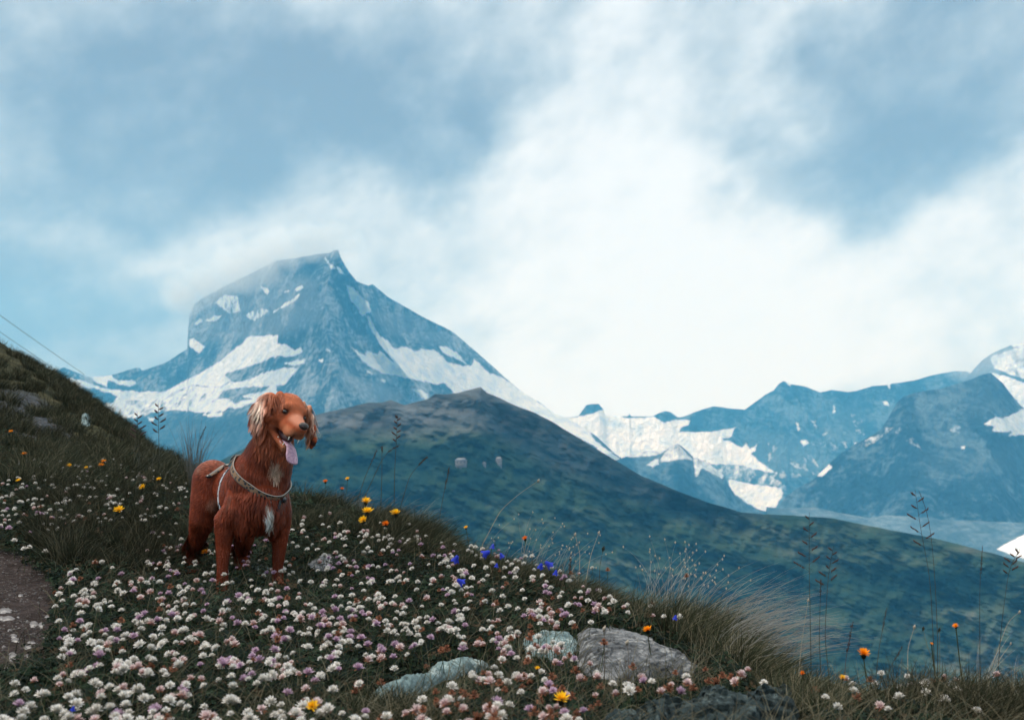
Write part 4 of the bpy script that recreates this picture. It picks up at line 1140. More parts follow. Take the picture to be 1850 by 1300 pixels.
FEET = [np.array(at(*q)) for q in ((402, 1062, 3.72), (502, 1062, 3.84), (343, 1040, 4.14), (441, 1045, 4.24))]
def leaves():
    P = scatter(190000, 1.25, 9.0)
    bare, px, py = bare_at(P)
    clump = fbm(P[:, 0] * 5, P[:, 1] * 5, 3.0, 4)
    keep = ~bare & rock_free(px, py) & (clump + rng.rand(len(P)) * .9 > .05)
    P = P[keep]; n = len(P); clump = clump[keep]
    h = (.006 + .062 * rng.rand(n)) * (.8 + .5 * np.clip(clump, -.5, 1))
    qx, qy = topx(P + np.array([0, 0, .02])); sdr = np.max([poly_sd(qx, qy - 22, pl) for pl in ROCKP], 0); h *= np.clip(-sdr / 50, .18, 1)
    size = (.0065 + .004 * rng.rand(n)) * np.clip(P[:, 1] / 3.5, 1, 1.7)
    V, col, fc = [], [], []
    c = P + np.array([0, 0, 1.]) * h[:, None]
    yaw = rng.rand(n) * 6.28; tilt = rng.rand(n) * .9
    up = np.stack([np.sin(tilt) * np.cos(yaw * 3.1), np.sin(tilt) * np.sin(yaw * 3.1) - .2, np.cos(tilt)], 1); up /= np.linalg.norm(up, axis=1)[:, None]
    base = np.stack([np.cos(yaw), np.sin(yaw), 0 * yaw], 1)
    base -= up * (base * up).sum(1)[:, None]; base /= np.linalg.norm(base, axis=1)[:, None]
    sid = np.cross(up, base)
    tone = rng.rand(n)
    tone = tone ** 1.6
    lc = np.stack([.004 + .014 * tone, .010 + .026 * tone, .008 + .012 * tone], 1) * (1 + .5 * np.clip(clump, -1, 1))[:, None]
    dry = rng.rand(n) < .07; lc[dry] = np.array([.05, .036, .022])
    for fp in FEET: h += .085 * np.exp(-((P[:, 0] - fp[0]) ** 2 + (P[:, 1] - fp[1] + .05) ** 2) / .06 ** 2) * rng.rand(n)
    for k in range(3):
        t = 2 * math.pi * k / 3
        r = base * math.cos(t) + sid * math.sin(t); s = -base * math.sin(t) + sid * math.cos(t)
        z = up * (.25 * size)[:, None]
        V += [c, c + r * (size * .75)[:, None] + s * (size * .58)[:, None] + z, c + r * (size * 1.45)[:, None] + z * .2, c + r * (size * .75)[:, None] - s * (size * .58)[:, None] + z]
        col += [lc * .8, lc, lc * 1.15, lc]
    V = np.stack(V, 1).reshape(-1, 3); col = np.stack(col, 1).reshape(-1, 3)
    b = (np.arange(n) * 12)[:, None]
    fc = np.concatenate([b + np.array([4 * k, 4 * k + 1, 4 * k + 2, 4 * k + 3]) for k in range(3)])
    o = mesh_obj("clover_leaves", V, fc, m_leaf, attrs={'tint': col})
    tag(o, "low dark carpet of clover leaves covering the near slope", None, None, 'stuff')
leaves()

def blades(P, L, lean, width, colr, seg=4, curve=1.0, name="grass", tipcol=None, wob=.25):
    """grass blades from root points, bending over towards lean"""
    n = len(P); V, col = [], []
    q = P.copy(); d = np.array([0, 0, 1.]) + lean * .25 + rng.normal(size=(n, 3)) * .12
    view = q / np.linalg.norm(q, axis=1)[:, None]
    rs = rng.normal(size=(n, 3)) * wob * .3
    for s in range(seg + 1):
        t = s / seg
        dd = d / np.linalg.norm(d, axis=1)[:, None]
        side = np.cross(dd, view + rng.normal(size=(1, 3)) * .01 + rs); side /= np.linalg.norm(side, axis=1)[:, None] + 1e-9
        w = width * (1 - t ** 1.6 * .92)
        V += [q - side * w[:, None], q + side * w[:, None]]
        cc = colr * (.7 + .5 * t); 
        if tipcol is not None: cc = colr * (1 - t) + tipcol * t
        col += [cc, cc]
        q = q + dd * (L / seg)[:, None]
        d = d + lean * (curve * .45) + rs - np.array([0, 0, .12]) * curve
    K = 2 * (seg + 1)
    V = np.stack(V, 1).reshape(-1, 3); col = np.stack(col, 1).reshape(-1, 3)
    b = (np.arange(n) * K)[:, None]
    fc = np.concatenate([b + np.array([2 * s, 2 * s + 1, 2 * s + 3, 2 * s + 2]) for s in range(seg)])
    return V, fc, col

TUFTS = [  # photo area, tuft count, blade length m, lean, brightness, share of blades
 ([(40, 900), (330, 880), (340, 1010), (250, 1040), (90, 1030)], 60, .15, (-.1, 0), .8),
 ([(520, 880), (640, 890), (740, 905), (830, 970), (800, 1010), (700, 1000), (600, 960), (530, 960)], 80, .15, (.55, 0), 1.25),
 ([(820, 990), (1000, 1020), (1130, 1060), (1120, 1100), (960, 1060), (820, 1040)], 60, .11, (.6, 0), 1.2),
 ([(1150, 1080), (1300, 1110), (1420, 1180), (1440, 1240), (1350, 1220), (1230, 1150), (1150, 1110)], 70, .14, (.7, 0), 1.5),
 ([(1380, 1230), (1500, 1240), (1540, 1300), (1430, 1300)], 34, .10, (.4, .1), 1.5),
 ([(1620, 1265), (1860, 1240), (1960, 1300), (1860, 1320), (1640, 1320)], 60, .12, (.5, 0), .9),
 ([(470, 1262), (540, 1250), (640, 1265), (640, 1320), (430, 1320)], 22, .08, (-.2, 0), 1.5),
 ([(640, 1270), (760, 1262), (760, 1320), (640, 1320)], 18, .07, (.1, 0), 1.3),
 ([(20, 800), (330, 820), (340, 880), (20, 890)], 60, .20, (.2, 0), 1.35),
 ([(-100, 640), (0, 650), (120, 720), (330, 830), (100, 800), (-100, 760)], 110, .14, (.2, 0), 1.1),
 ([(0, 625), (110, 680), (330, 840), (300, 850), (100, 700)], 110, .16, (.3, 0), 1.2),
]
def grass():
    VV, FF, CC = [], [], []; base = 0
    def add(V, fc, col):
        nonlocal base
        VV.append(V); FF.append(fc + base); CC.append(col); base += len(V)
    # thin general cover
    P = scatter(60000, 1.25, 26)
    bare, px, py = bare_at(P); dens = fbm(P[:, 0] * 2.2, P[:, 1] * 2.2, 8.0, 4)
    far = sstep(P[:, 1], 4.6, 7)
    k = ~bare & rock_free(px, py) & (rng.rand(len(P)) < .14 + .9 * far + .5 * np.clip(dens, 0, 1)); k |= (bare & (rng.rand(len(P)) < .015))
    P = P[k]; n = len(P); far = far[k]
    tone = .6 + .8 * rng.rand(n)
    col = (np.array([.015, .023, .014]) * (1 - far)[:, None] + np.array([.022, .024, .014]) * far[:, None]) * tone[:, None]
    dry = rng.rand(n) < .12 + .15 * far; col[dry] = np.array([.085, .075, .048]) * tone[dry][:, None]
    L = (.05 + .06 * rng.rand(n)) * (1 + .9 * far); lean = np.stack([.25 + rng.normal(size=n) * .6, rng.normal(size=n) * .6, 0 * L], 1)
    add(*blades(P, L, lean, .0009 + .0011 * far, col, 3))
    P = scatter(13000, 1.3, 7); bare, px, py = bare_at(P); P = P[~bare & rock_free(px, py)]; n = len(P)
    tone = .5 + .8 * rng.rand(n); lean = np.stack([.35 + rng.normal(size=n) * .8, rng.normal(size=n) * .7, 0 * tone], 1)
    add(*blades(P, .06 + .10 * rng.rand(n), lean, np.full(n, .0007), np.array([.14, .13, .09]) * tone[:, None], 4))
    for poly, cnt, Lb, ln, br in TUFTS:
        pl = np.array(poly, float); x0, y0 = pl.min(0); x1, y1 = pl.max(0)
        qx = x0 + (x1 - x0) * rng.rand(cnt * 12); qy = y0 + (y1 - y0) * rng.rand(cnt * 12)
        ins = poly_sd(qx, qy, poly) > 0; qx, qy = qx[ins][:cnt], qy[ins][:cnt]
        G, ok = hit_ground(qx, qy, VEG * .6); G = G[ok]
        for g in G:
            if g[1] > 28: continue
            m = int(rng.randint(90, 170)); r = .035 + .02 * rng.rand(); r *= (1 + .10 * g[1])
            th = rng.rand(m) * 6.28; rr = r * np.sqrt(rng.rand(m))
            p = np.stack([g[0] + rr * np.cos(th), g[1] + rr * np.sin(th), 0 * rr], 1); p[:, 2] = ground_z(p[:, 0], p[:, 1]) - .004
            out = np.stack([np.cos(th), np.sin(th), 0 * th], 1) * (rr / r)[:, None] * .8 + np.array([ln[0], ln[1], 0]) + rng.normal(size=(m, 3)) * np.array([.18, .18, 0])
            tone = (.55 + .9 * rng.rand(m)) * br * (.75 + .5 * rng.rand())
            c = np.array([.020, .024, .014]) * tone[:, None]
            dry = rng.rand(m) < .22; c[dry] = np.array([.10, .092, .062]) * tone[dry][:, None]
            L = Lb * (.55 + .6 * rng.rand(m)) * (.8 + .4 * rng.rand())
            add(*blades(p, L, out, np.full(m, .0009) * max(1, g[1] / 5), c, 4))
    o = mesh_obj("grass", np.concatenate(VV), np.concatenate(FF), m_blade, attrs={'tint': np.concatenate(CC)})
    tag(o, "dark alpine grass growing in tufts over the slope", None, None, 'stuff')
grass()

# tuft of silvery wind bent stems on the crest, and scattered pale stalks
def wind_tuft(poly, m, Lr, lean, label, curve=.7, wid=.0008, bud=False, br=1.0):
    pl = np.array(poly, float); x0, y0 = pl.min(0); x1, y1 = pl.max(0)
    qx = x0 + (x1 - x0) * rng.rand(m * 10); qy = y0 + (y1 - y0) * rng.rand(m * 10)
    ins = poly_sd(qx, qy, poly) > 0; G, ok = hit_down(qx[ins][:m], qy[ins][:m], VEG * .5); G = G[ok]; m = len(G)
    G[:, 2] = ground_z(G[:, 0], G[:, 1])
    L = Lr[0] + (Lr[1] - Lr[0]) * rng.rand(m)
    ln = np.array(lean) + rng.normal(size=(m, 3)) * np.array([.22, .15, .10])
    tone = (.6 + .7 * rng.rand(m)) * br
    c = np.array([.20, .19, .15]) * tone[:, None]; t2 = np.array([.42, .43, .42]) * tone[:, None]
    V, fc, col = blades(G, L, ln, np.full(m, wid), c, 7, curve, tipcol=t2, wob=.12)
    org = G.mean(0)
    VV, FF, CC = [V], [fc], [col]; base = len(V)
    if bud:
        K = 16; tips = V.reshape(m, K, 3)[:, -1]
        s = .0028; o8 = np.array([(1, 0, 0), (-1, 0, 0), (0, 1, 0), (0, -1, 0), (0, 0, 1.6), (0, 0, -1.6)]) * s
        f8 = np.array([(0, 2, 4), (2, 1, 4), (1, 3, 4), (3, 0, 4), (2, 0, 5), (1, 2, 5), (3, 1, 5), (0, 3, 5)])
        VV.append((tips[:, None] + o8[None]).reshape(-1, 3)); F2 = (f8[None] + (np.arange(m) * 6)[:, None, None] + base).reshape(-1, 3)
        CC.append(np.tile(np.array([.40, .36, .30]), (m * 6, 1)))
        FF.append(F2)
    o = mesh_obj("grass_tuft", np.concatenate(VV) - org, FF, m_blade, attrs={'tint': np.concatenate(CC)}); o.location = org
    return tag(o, label, "grass tuft")
wind_tuft([(1240, 1120), (1330, 1125), (1400, 1180), (1420, 1225), (1330, 1215), (1250, 1160)], 300, (.18, .36), (.95, 0, -.02), "tuft of silvery stems blown flat to the right beyond the large grey rock", .95, br=.72)
wind_tuft([(1160, 1080), (1250, 1100), (1260, 1120), (1170, 1110)], 70, (.16, .30), (.34, 0, 0), "loose tuft of pale stalks on the crest left of the silvery tuft", .5, bud=True, br=.9)
wind_tuft([(850, 1010), (1010, 1020), (1080, 1050), (900, 1040)], 60, (.12, .28), (.50, 0, 0), "loose pale stalks on the crest behind the blue bell flowers", .5, bud=True, br=.85)
wind_tuft([(560, 895), (760, 930), (790, 960), (620, 925)], 110, (.12, .24), (.75, 0, 0), "pale windblown stalks on the crest right of the dog", .7, br=.7)
wind_tuft([(1750, 1250), (1850, 1250), (1880, 1280), (1760, 1280)], 26, (.10, .22), (.5, 0, 0), "pale stalks in the dark tuft at the right edge", .6, br=.8)
wind_tuft([(230, 835), (345, 850), (350, 880), (240, 870)], 70, (.12, .3), (.3, 0, 0), "thin stalks on the skyline left of the dog", .5, br=.55)
wind_tuft([(340, 868), (356, 868), (356, 890), (340, 890)], 60, (.35, .55), (.02, 0, 0), "tall feathery green grass plume behind the dog's back", .1, br=.35, wid=.0016)

# ------------------------------------------------------------------ flowers
def petal_set(dirs, r0, r1, w, c0, c1, cup=.25, jit=.15):
    """petals as folded strips from r0 to r1 along dirs; per petal colours"""
    n = len(dirs); dirs = dirs / np.linalg.norm(dirs, axis=1)[:, None]
    ref = np.where(np.abs(dirs[:, 2:3]) > .9, np.array([[1., 0, 0]]), np.array([[0, 0, 1.]]))
    s = np.cross(dirs, ref); s /= np.linalg.norm(s, axis=1)[:, None]; u = np.cross(s, dirs)
    r0 = np.broadcast_to(r0, (n,)); r1 = np.broadcast_to(r1, (n,)); w = np.broadcast_to(w, (n,))
    V, col = [], []
    for t, ww, b in ((0, .35, 0), (.55, 1.0, .02), (1, .35, .10)):
        c = dirs * (r0 + (r1 - r0) * t)[:, None] + u * ((r1 - r0) * (b + .12 * t))[:, None]
        V += [c - s * (w * ww)[:, None], c + u * (w * ww * cup * 2)[:, None], c + s * (w * ww)[:, None]]
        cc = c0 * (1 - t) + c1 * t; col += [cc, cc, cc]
    V = np.stack(V, 1).reshape(-1, 3); col = np.stack(col, 1).reshape(-1, 3)
    b = (np.arange(n) * 9)[:, None]
    fc = np.concatenate([b + np.array([3 * k + j, 3 * k + j + 1, 3 * k + j + 4, 3 * k + j + 3]) for k in (0, 1) for j in (0, 1)])
    return V, fc, col
def fib(n, z0, z1):
    k = np.arange(n) + .5; z = z1 + (z0 - z1) * k / n; ph = k * 2.39996
    r = np.sqrt(np.clip(1 - z * z, 0, 1)); return np.stack([r * np.cos(ph), r * np.sin(ph), z], 1)
def clover_head(kind, seed):
    r = np.random.RandomState(seed); R = .0122 * (1 + .12 * r.randn() * .5)
    n = 54; d = fib(n, -.35, 1.0) + r.normal(size=(n, 3)) * .10
    d[:, 2] += .15
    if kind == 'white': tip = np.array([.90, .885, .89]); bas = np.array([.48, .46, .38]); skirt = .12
    elif kind == 'tinged': tip = np.array([.84, .74, .76]); bas = np.array([.50, .28, .26]); skirt = .35
    elif kind == 'lilac': tip = np.array([.64, .50, .64]); bas = np.array([.36, .20, .32]); skirt = .1
    else: tip = np.array([.30, .135, .085]); bas = np.array([.16, .07, .045]); skirt = .75
    low = d[:, 2] < .25 - (.6 if skirt < .2 else 0) + skirt * .7
    c1 = np.tile(tip, (n, 1)) * (.82 + .28 * r.rand(n))[:, None]; c0 = np.tile(bas, (n, 1))
    m = low & (r.rand(n) < .25 + skirt)
    c1[m] = np.array([.30, .13, .08]) * (.7 + .6 * r.rand(m.sum()))[:, None]; c0[m] = np.array([.16, .07, .04])
    d[m, 2] -= .55
    rad = R * (.85 + .3 * r.rand(n)); rad[m] *= .9
    V, fc, col = petal_set(d, R * .2, rad, R * .125 * (.8 + .4 * r.rand(n)), c0, np.clip(c1, 0, .88), .3)
    V[:, 2] *= .92
    # calyx core
    bm = bmesh.new(); bmesh.ops.create_icosphere(bm, subdivisions=2, radius=R * .42)
    v = np.array([q.co[:] for q in bm.verts]); f = np.array([[q.index for q in g.verts] for g in bm.faces]); bm.free()
    cc = np.tile(bas * .6, (len(v), 1))
    return V, fc, col, v, f + len(V), cc
KINDS = ['white', 'white', 'white', 'tinged', 'tinged', 'lilac', 'lilac', 'brown', 'brown']
HEADS = [clover_head(k, 40 + i) for i, k in enumerate(KINDS)]
def stem_geo(h, bend, r=.0009, seg=5, k=4):
    V = []
    for s in range(seg + 1):
        t = s / seg; c = np.array([bend[0] * (t - 1) * (1.6 - t * .6), bend[1] * (t - 1), -h * (1 - t)])
        for j in range(k):
            a = 2 * math.pi * j / k; V.append(c + np.array([math.cos(a), math.sin(a), 0]) * r)
    idx = np.arange((seg + 1) * k).reshape(seg + 1, k); nx_ = np.roll(idx, -1, 1)
    return np.array(V), np.stack([idx[:-1], nx_[:-1], nx_[1:], idx[1:]], -1).reshape(-1, 4)

def flower_spots():
    areas = [  # polygon, density (per 1000 px^2), (white, tinged, lilac, brown)
     ([(95,1075),(150,1020),(330,985),(520,970),(640,960),(800,985),(860,1060),(840,1150),(640,1220),(520,1240),(380,1235),(120,1225),(110,1190)], 3.1, (.52, .14, .28, .06)),
     ([(0,1245),(120,1220),(420,1240),(640,1260),(640,1380),(-10,1380)], 1.35, (.72, .18, .09, .01)),
     ([(640,1250),(760,1190),(1040,1090),(1040,1220),(1060,1290),(1040,1380),(640,1380)], 2.1, (.34, .18, .08, .40)),
     ([(800,980),(960,1000),(1110,1055),(1150,1110),(1000,1130),(860,1100),(780,1040)], 3.0, (.58, .18, .14, .10)),
     ([(520,925),(600,930),(780,960),(820,1000),(640,985),(530,970)], 2.0, (.78, .16, .04, .02)),
     ([(1050,1060),(1180,1095),(1240,1130),(1160,1130),(1060,1110)], 1.0, (.5, .2, .1, .2)),
     ([(860,1140),(960,1100),(1080,1110),(1060,1180),(900,1200)], 2.2, (.5, .3, .1, .1)),
     ([(1040,1195),(1250,1205),(1420,1235),(1300,1255),(1060,1290)], 1.3, (.45, .2, .05, .30)),
     ([(1450,1240),(1700,1232),(1790,1240),(1700,1280),(1480,1300)], .9, (.55, .22, .06, .17)),
     ([(0,870),(340,850),(345,930),(230,945),(140,960),(0,960)], 3.4, (.80, .10, .08, .02)),
     ([(240,935),(345,940),(345,1000),(300,1000)], 2.3, (.7, .1, .2, 0)),
     ([(0,960),(90,950),(90,1000),(0,1000)], 1.6, (.6, .1, .3, 0)),
     ([(20,830),(330,835),(330,870),(20,870)], 2.4, (.9, .05, .05, 0)),
     ([(1080,1118),(1250,1180),(1240,1206),(1050,1205)], .55, (.3, .3, .1, .3)),
     ([(1460,1225),(1700,1215),(1800,1235),(1500,1250)], .7, (.5, .3, .05, .15)),
    ]
    out = []
    r = np.random.RandomState(99)
    for poly, den, mixp in areas:
        pl = np.array(poly, float); x0, y0 = pl.min(0); x1, y1 = pl.max(0)
        n = int((x1 - x0) * (y1 - y0) / 1000 * den * 2.4)
        qx = x0 + (x1 - x0) * r.rand(n); qy = y0 + (y1 - y0) * r.rand(n)
        m = poly_sd(qx, qy, poly) > 0
        cl = fbm(qx / 42, qy / 30, 5.5, 3)
        m &= (r.rand(n) < .66 + .9 * cl) 
        kk = r.choice(4, n, p=np.array(mixp) / sum(mixp))
        # colours gather in drifts
        lil = fbm(qx / 80, qy / 50, 12.5, 2); kk = np.where((kk == 2) & (lil < -.1), 0, kk); kk = np.where((kk == 0) & (lil > .42) & (mixp[2] > .12), 2, kk)
        out += [(a, b, int(c)) for a, b, c in zip(qx[m], qy[m], kk[m])]
    # single ones read off the photo
    for x, y, k in [(1170,1188,3),(1092,1173,3),(1240,1040,3),(1640,1222,0),(1592,1216,0),(1706,1222,1),(1727,1228,1),(1766,1286,0),(1802,1218,1),(1572,1228,3),(1283,1121,0),(1262,1123,0),(1240,1236,0),(1210,1205,0),
                    (80,1273,0),(332,1243,1),(448,1246,0),(420,1225,0),(350,1165,0),(372,1175,0),(520,1218,0),(1070,1026,0),(1098,1029,3),(1046,1036,1),(941,1268,0),(1250,1208,0)]:
        out.append((x, y, k))
    return out
def place_flowers():
    sp = flower_spots(); r = np.random.RandomState(3)
    px = np.array([s[0] for s in sp]); py = np.array([s[1] for s in sp]); kd = np.array([s[2] for s in sp])
    lift = .062 + .022 * r.rand(len(sp))
    P, ok = hit_ground(px, py, 0.062)
    # a flower above the skyline stands on the crest below it
    for i in np.where(~ok)[0]:
        for dy in range(4, 80, 4):
            Q, o2 = hit_ground(px[i], py[i] + dy, .05)
            if o2[0]:
                y = Q[0, 1]; a, e = AE(px[i], py[i]); gz_ = float(ground_z(a * y, y)); P[i] = (a * y, y, gz_); lift[i] = max(.05, float(e * y) - gz_); break
    P[:, 2] = ground_z(P[:, 0], P[:, 1])
    # nothing grows through the dog's legs
    feet = [(402, 1062, 3.72), (502, 1062, 3.84), (343, 1040, 4.14), (441, 1045, 4.24)]
    keep = np.ones(len(P), bool)
    for fx, fy, fd in feet:
        q = np.array(at(fx, fy, fd)); keep &= np.hypot(P[:, 0] - q[0], P[:, 1] - q[1]) > .024
    keep &= rock_free(px, py) | (r.rand(len(P)) < .12)
    m1, _ = path_mask(px, py); keep &= ~((m1 > 4) & (P[:, 1] < 4.5))
    px, py, kd, lift, P = px[keep], py[keep], kd[keep], lift[keep], P[keep]
    n = len(P); scl = (.54 + .48 * r.rand(n)); scl *= np.where(P[:, 1] > 4.5, 1.12, 1)
    size = scl / P[:, 1]; inframe = (px > 4) & (px < 1846) & (py < 1292)
    # hidden behind the dog's body: leave out of the individuals
    behind = (P[:, 1] > 3.9) & (px > 350) & (px < 520) & (py < 985)
    order = np.argsort(-(size * inframe * ~behind)); ind = set(order[:300].tolist())
    kmap = {0: [0, 1, 2], 1: [3, 4], 2: [5, 6], 3: [7, 8]}
    hm = []
    for (V, fc, col, v, f, cc) in HEADS:
        me = mesh_obj("flower_head", np.concatenate([V, v]), [fc, f], m_petal, attrs={'tint': np.concatenate([col, cc])}); hm.append(me)
    stems = []
    for k in range(5):
        V, fc = stem_geo(.10, (.02 * math.cos(k * 1.3), .02 * math.sin(k * 1.3)))
        stems.append(mesh_obj("stem", V, fc, m_blade, attrs={'tint': np.tile(np.array([.05, .07, .035]), (len(V), 1))}))
    look = {0: "white clover head", 1: "rusty skirted white clover head", 2: "lilac clover head", 3: "withered rust brown clover head"}
    def region(x, y):
        v = "at the very bottom" if y > 1255 else "near the bottom" if y > 1200 else "in the lower meadow" if y > 1130 else "in the middle of the meadow" if y > 1060 else "in the upper meadow"
        h = ["beside the dirt path", "right of the dirt path", "below the dog", "right of the dog", "left of the pale slab", "above the pale slab", "left of the large grey rock", "by the large grey rock", "beyond the large grey rock", "right of the dark boulder"]
        if y > 1200: h[1:9] = ["right of the dirt path", "left of the big orange pair", "by the left bottom orange flower", "under the long pale slab", "right of the long pale slab", "by the largest orange flower", "left of the dark boulder", "above the dark boulder"]
        return v, h[int(np.searchsorted([150, 300, 450, 600, 740, 880, 1030, 1250, 1440], x))]
    cells = {}
    for i in ind: cells.setdefault((int(kd[i]), region(px[i], py[i])), []).append(i)
    label_of = {}
    for (k, (v, h)), L_ in cells.items():
        L_ = list(L_); nm = look[k]
        def put(i, w): label_of[i] = f"{w}{nm} {v}, {h}" if len(f"{w}{nm} {v}, {h}".split()) <= 16 else f"{w}{nm} {v}, {h}".replace("rusty skirted ", "rusty ").replace("in the middle of the meadow", "in mid meadow").replace("withered rust brown", "rust brown"); L_.remove(i)
        if len(L_) == 1: put(L_[0], "lone "); continue
        for w, fn in (("leftmost ", lambda i: px[i]), ("rightmost ", lambda i: -px[i]), ("lowest ", lambda i: -py[i]), ("highest ", lambda i: py[i]), ("second leftmost ", lambda i: px[i]), ("second rightmost ", lambda i: -px[i]), ("second lowest ", lambda i: -py[i]), ("second highest ", lambda i: py[i]), ("biggest remaining ", lambda i: -size[i])):
            if L_: put(min(L_, key=fn), w)
        for i in L_: label_of[i] = f"{nm} inside the clump {v}, {h}"
    VV, FF, CC, TT = [], [], [], []; base = 0
    for i in range(n):
        hk = int(r.choice(kmap[int(kd[i])])); yaw = r.rand() * 6.28
        tilt = np.array([r.normal() * .22, r.normal() * .22 - .12])
        top = P[i] + np.array([0, 0, lift[i]])
        if i in ind:
            lb = look[int(kd[i])]
            o = empty("clover_flower", P[i], label_of[i], "flower", lb + "s of the meadow")
            h = hm[hk].copy(); C.objects.link(h); h.parent = o; h.location = (0, 0, lift[i]); h.rotation_euler = (tilt[0], tilt[1], yaw); h.scale = (scl[i],) * 3
            h.name = "flower_head"
            s = stems[i % 5].copy(); C.objects.link(s); s.parent = o; s.location = (0, 0, lift[i]); s.rotation_euler = (0, 0, yaw); s.scale = (1, 1, max(.4, (lift[i] + .01) / .10)); s.name = "stem"
        else:
            V, fc, col, v, f, cc = HEADS[hk]
            ca, sa = math.cos(yaw), math.sin(yaw)
            Rm = Matrix.Rotation(tilt[1], 3, 'Y') @ Matrix.Rotation(tilt[0], 3, 'X') @ Matrix.Rotation(yaw, 3, 'Z'); Rm = np.array(Rm)
            W_ = np.concatenate([V, v]) * scl[i] @ Rm.T + top
            VV.append(W_); FF.append(fc + base); TT.append(f + base); CC.append(np.concatenate([col, cc])); base += len(W_)
            V, fc = stem_geo(lift[i] + .01, (.012 * ca, .012 * sa), .0009, 3, 3)
            VV.append(V + top); FF.append(fc + base); CC.append(np.tile(np.array([.05, .07, .035]), (len(V), 1))); base += len(V)
    for m in hm + stems: bpy.data.objects.remove(m)
    if VV:
        o = mesh_obj("small_clover_flowers", np.concatenate(VV), [np.concatenate(FF), np.concatenate(TT)], m_petal, attrs={'tint': np.concatenate(CC)})
        tag(o, "the smaller and farther clover heads crowded over the meadow", None, None, 'stuff')
    print("clover", n)
place_flowers()

def root_for(px, py, dy, mind=None):
    Q, ok = hit_down(px, py + 30, .01); dy = max(dy, .098 * F / Q[0, 1])
    """root on the ground for a flower whose head shows at (px, py), stem about dy photo px long"""
    for d in range(int(dy), 240, 3):
        Q, ok = hit_ground(px, py + d, .01)
        if ok[0]:
            y = Q[0, 1]; a, e = AE(px, py); x = float(a * y)
            return np.array([x, y, float(ground_z(x, y))]), float(e * y)
    Q, ok = hit_ground(px, py + 60, .05); y = 3.0
    a, e = AE(px, py); x = float(a * y); return np.array([x, y, float(ground_z(x, y))]), float(e * y)

m_rayfl = m_petal
def hawkweed(px, py, wpx, hue, label, dy=34, side=0.0, group="orange and yellow flowers"):
    g, zt = root_for(px, py, dy); h = max(.03, zt - g[2]); d = g[1]
    R = wpx / F * d / 2 * 1.22
    r = np.random.RandomState(int(px * 7 + py)); n = 34
    th = np.arange(n) * 2.39996; el = np.interp(np.arange(n), [0, n], [1.1, .12 + side])
    dirs = np.stack([np.cos(th) * np.cos(el), np.sin(th) * np.cos(el), np.sin(el)], 1)
    cols = {'y': ((.85, .42, .01), (.90, .55, .02)), 'o': ((.80, .20, .008), (.88, .34, .01)), 'r': ((.60, .09, .01), (.75, .20, .01))}[hue]
    rad = R * np.interp(np.arange(n), [0, n], [.55, 1.05]) * (.9 + .2 * r.rand(n))
    V, fc, col = petal_set(dirs, R * .08, rad, R * .14, np.tile(cols[0], (n, 1)), np.tile(cols[1], (n, 1)) * (.85 + .2 * r.rand(n))[:, None], .15)
    o = empty("orange_flower", g, label, "flower", None)
    hd = mesh_obj("flower_head", V, fc, m_petal, o, attrs={'tint': np.clip(col, 0, .92)}); hd.location = (0, 0, h); hd.rotation_euler = (.55 + r.normal() * .1, r.normal() * .2, 0)
    # cup of dark green bracts
    prof = [(0.10, -.62), (.26, -.5), (.34, -.25), (.36, .0), (.22, .1)]; V = []
    for (rr, zz) in prof:
        for j in range(8): a = j * math.pi / 4; V.append((rr * R * math.cos(a), rr * R * math.sin(a), zz * R))
    idx = np.arange(40).reshape(5, 8); nx_ = np.roll(idx, -1, 1)
    cp = mesh_obj("bract_cup", np.array(V), [np.stack([idx[:-1], nx_[:-1], nx_[1:], idx[1:]], -1).reshape(-1, 4)], m_blade, o, attrs={'tint': np.tile(np.array([.012, .016, .012]), (40, 1))}); cp.location = (0, 0, h)
    V, fc = stem_geo(h, (.012 * r.normal(), 0), .0013, 5, 5); V[:, 2] -= R * .5
    s = mesh_obj("stem", V, fc, m_blade, o, attrs={'tint': np.tile(np.array([.035, .045, .022]), (len(V), 1))}); s.location = (0, 0, h)
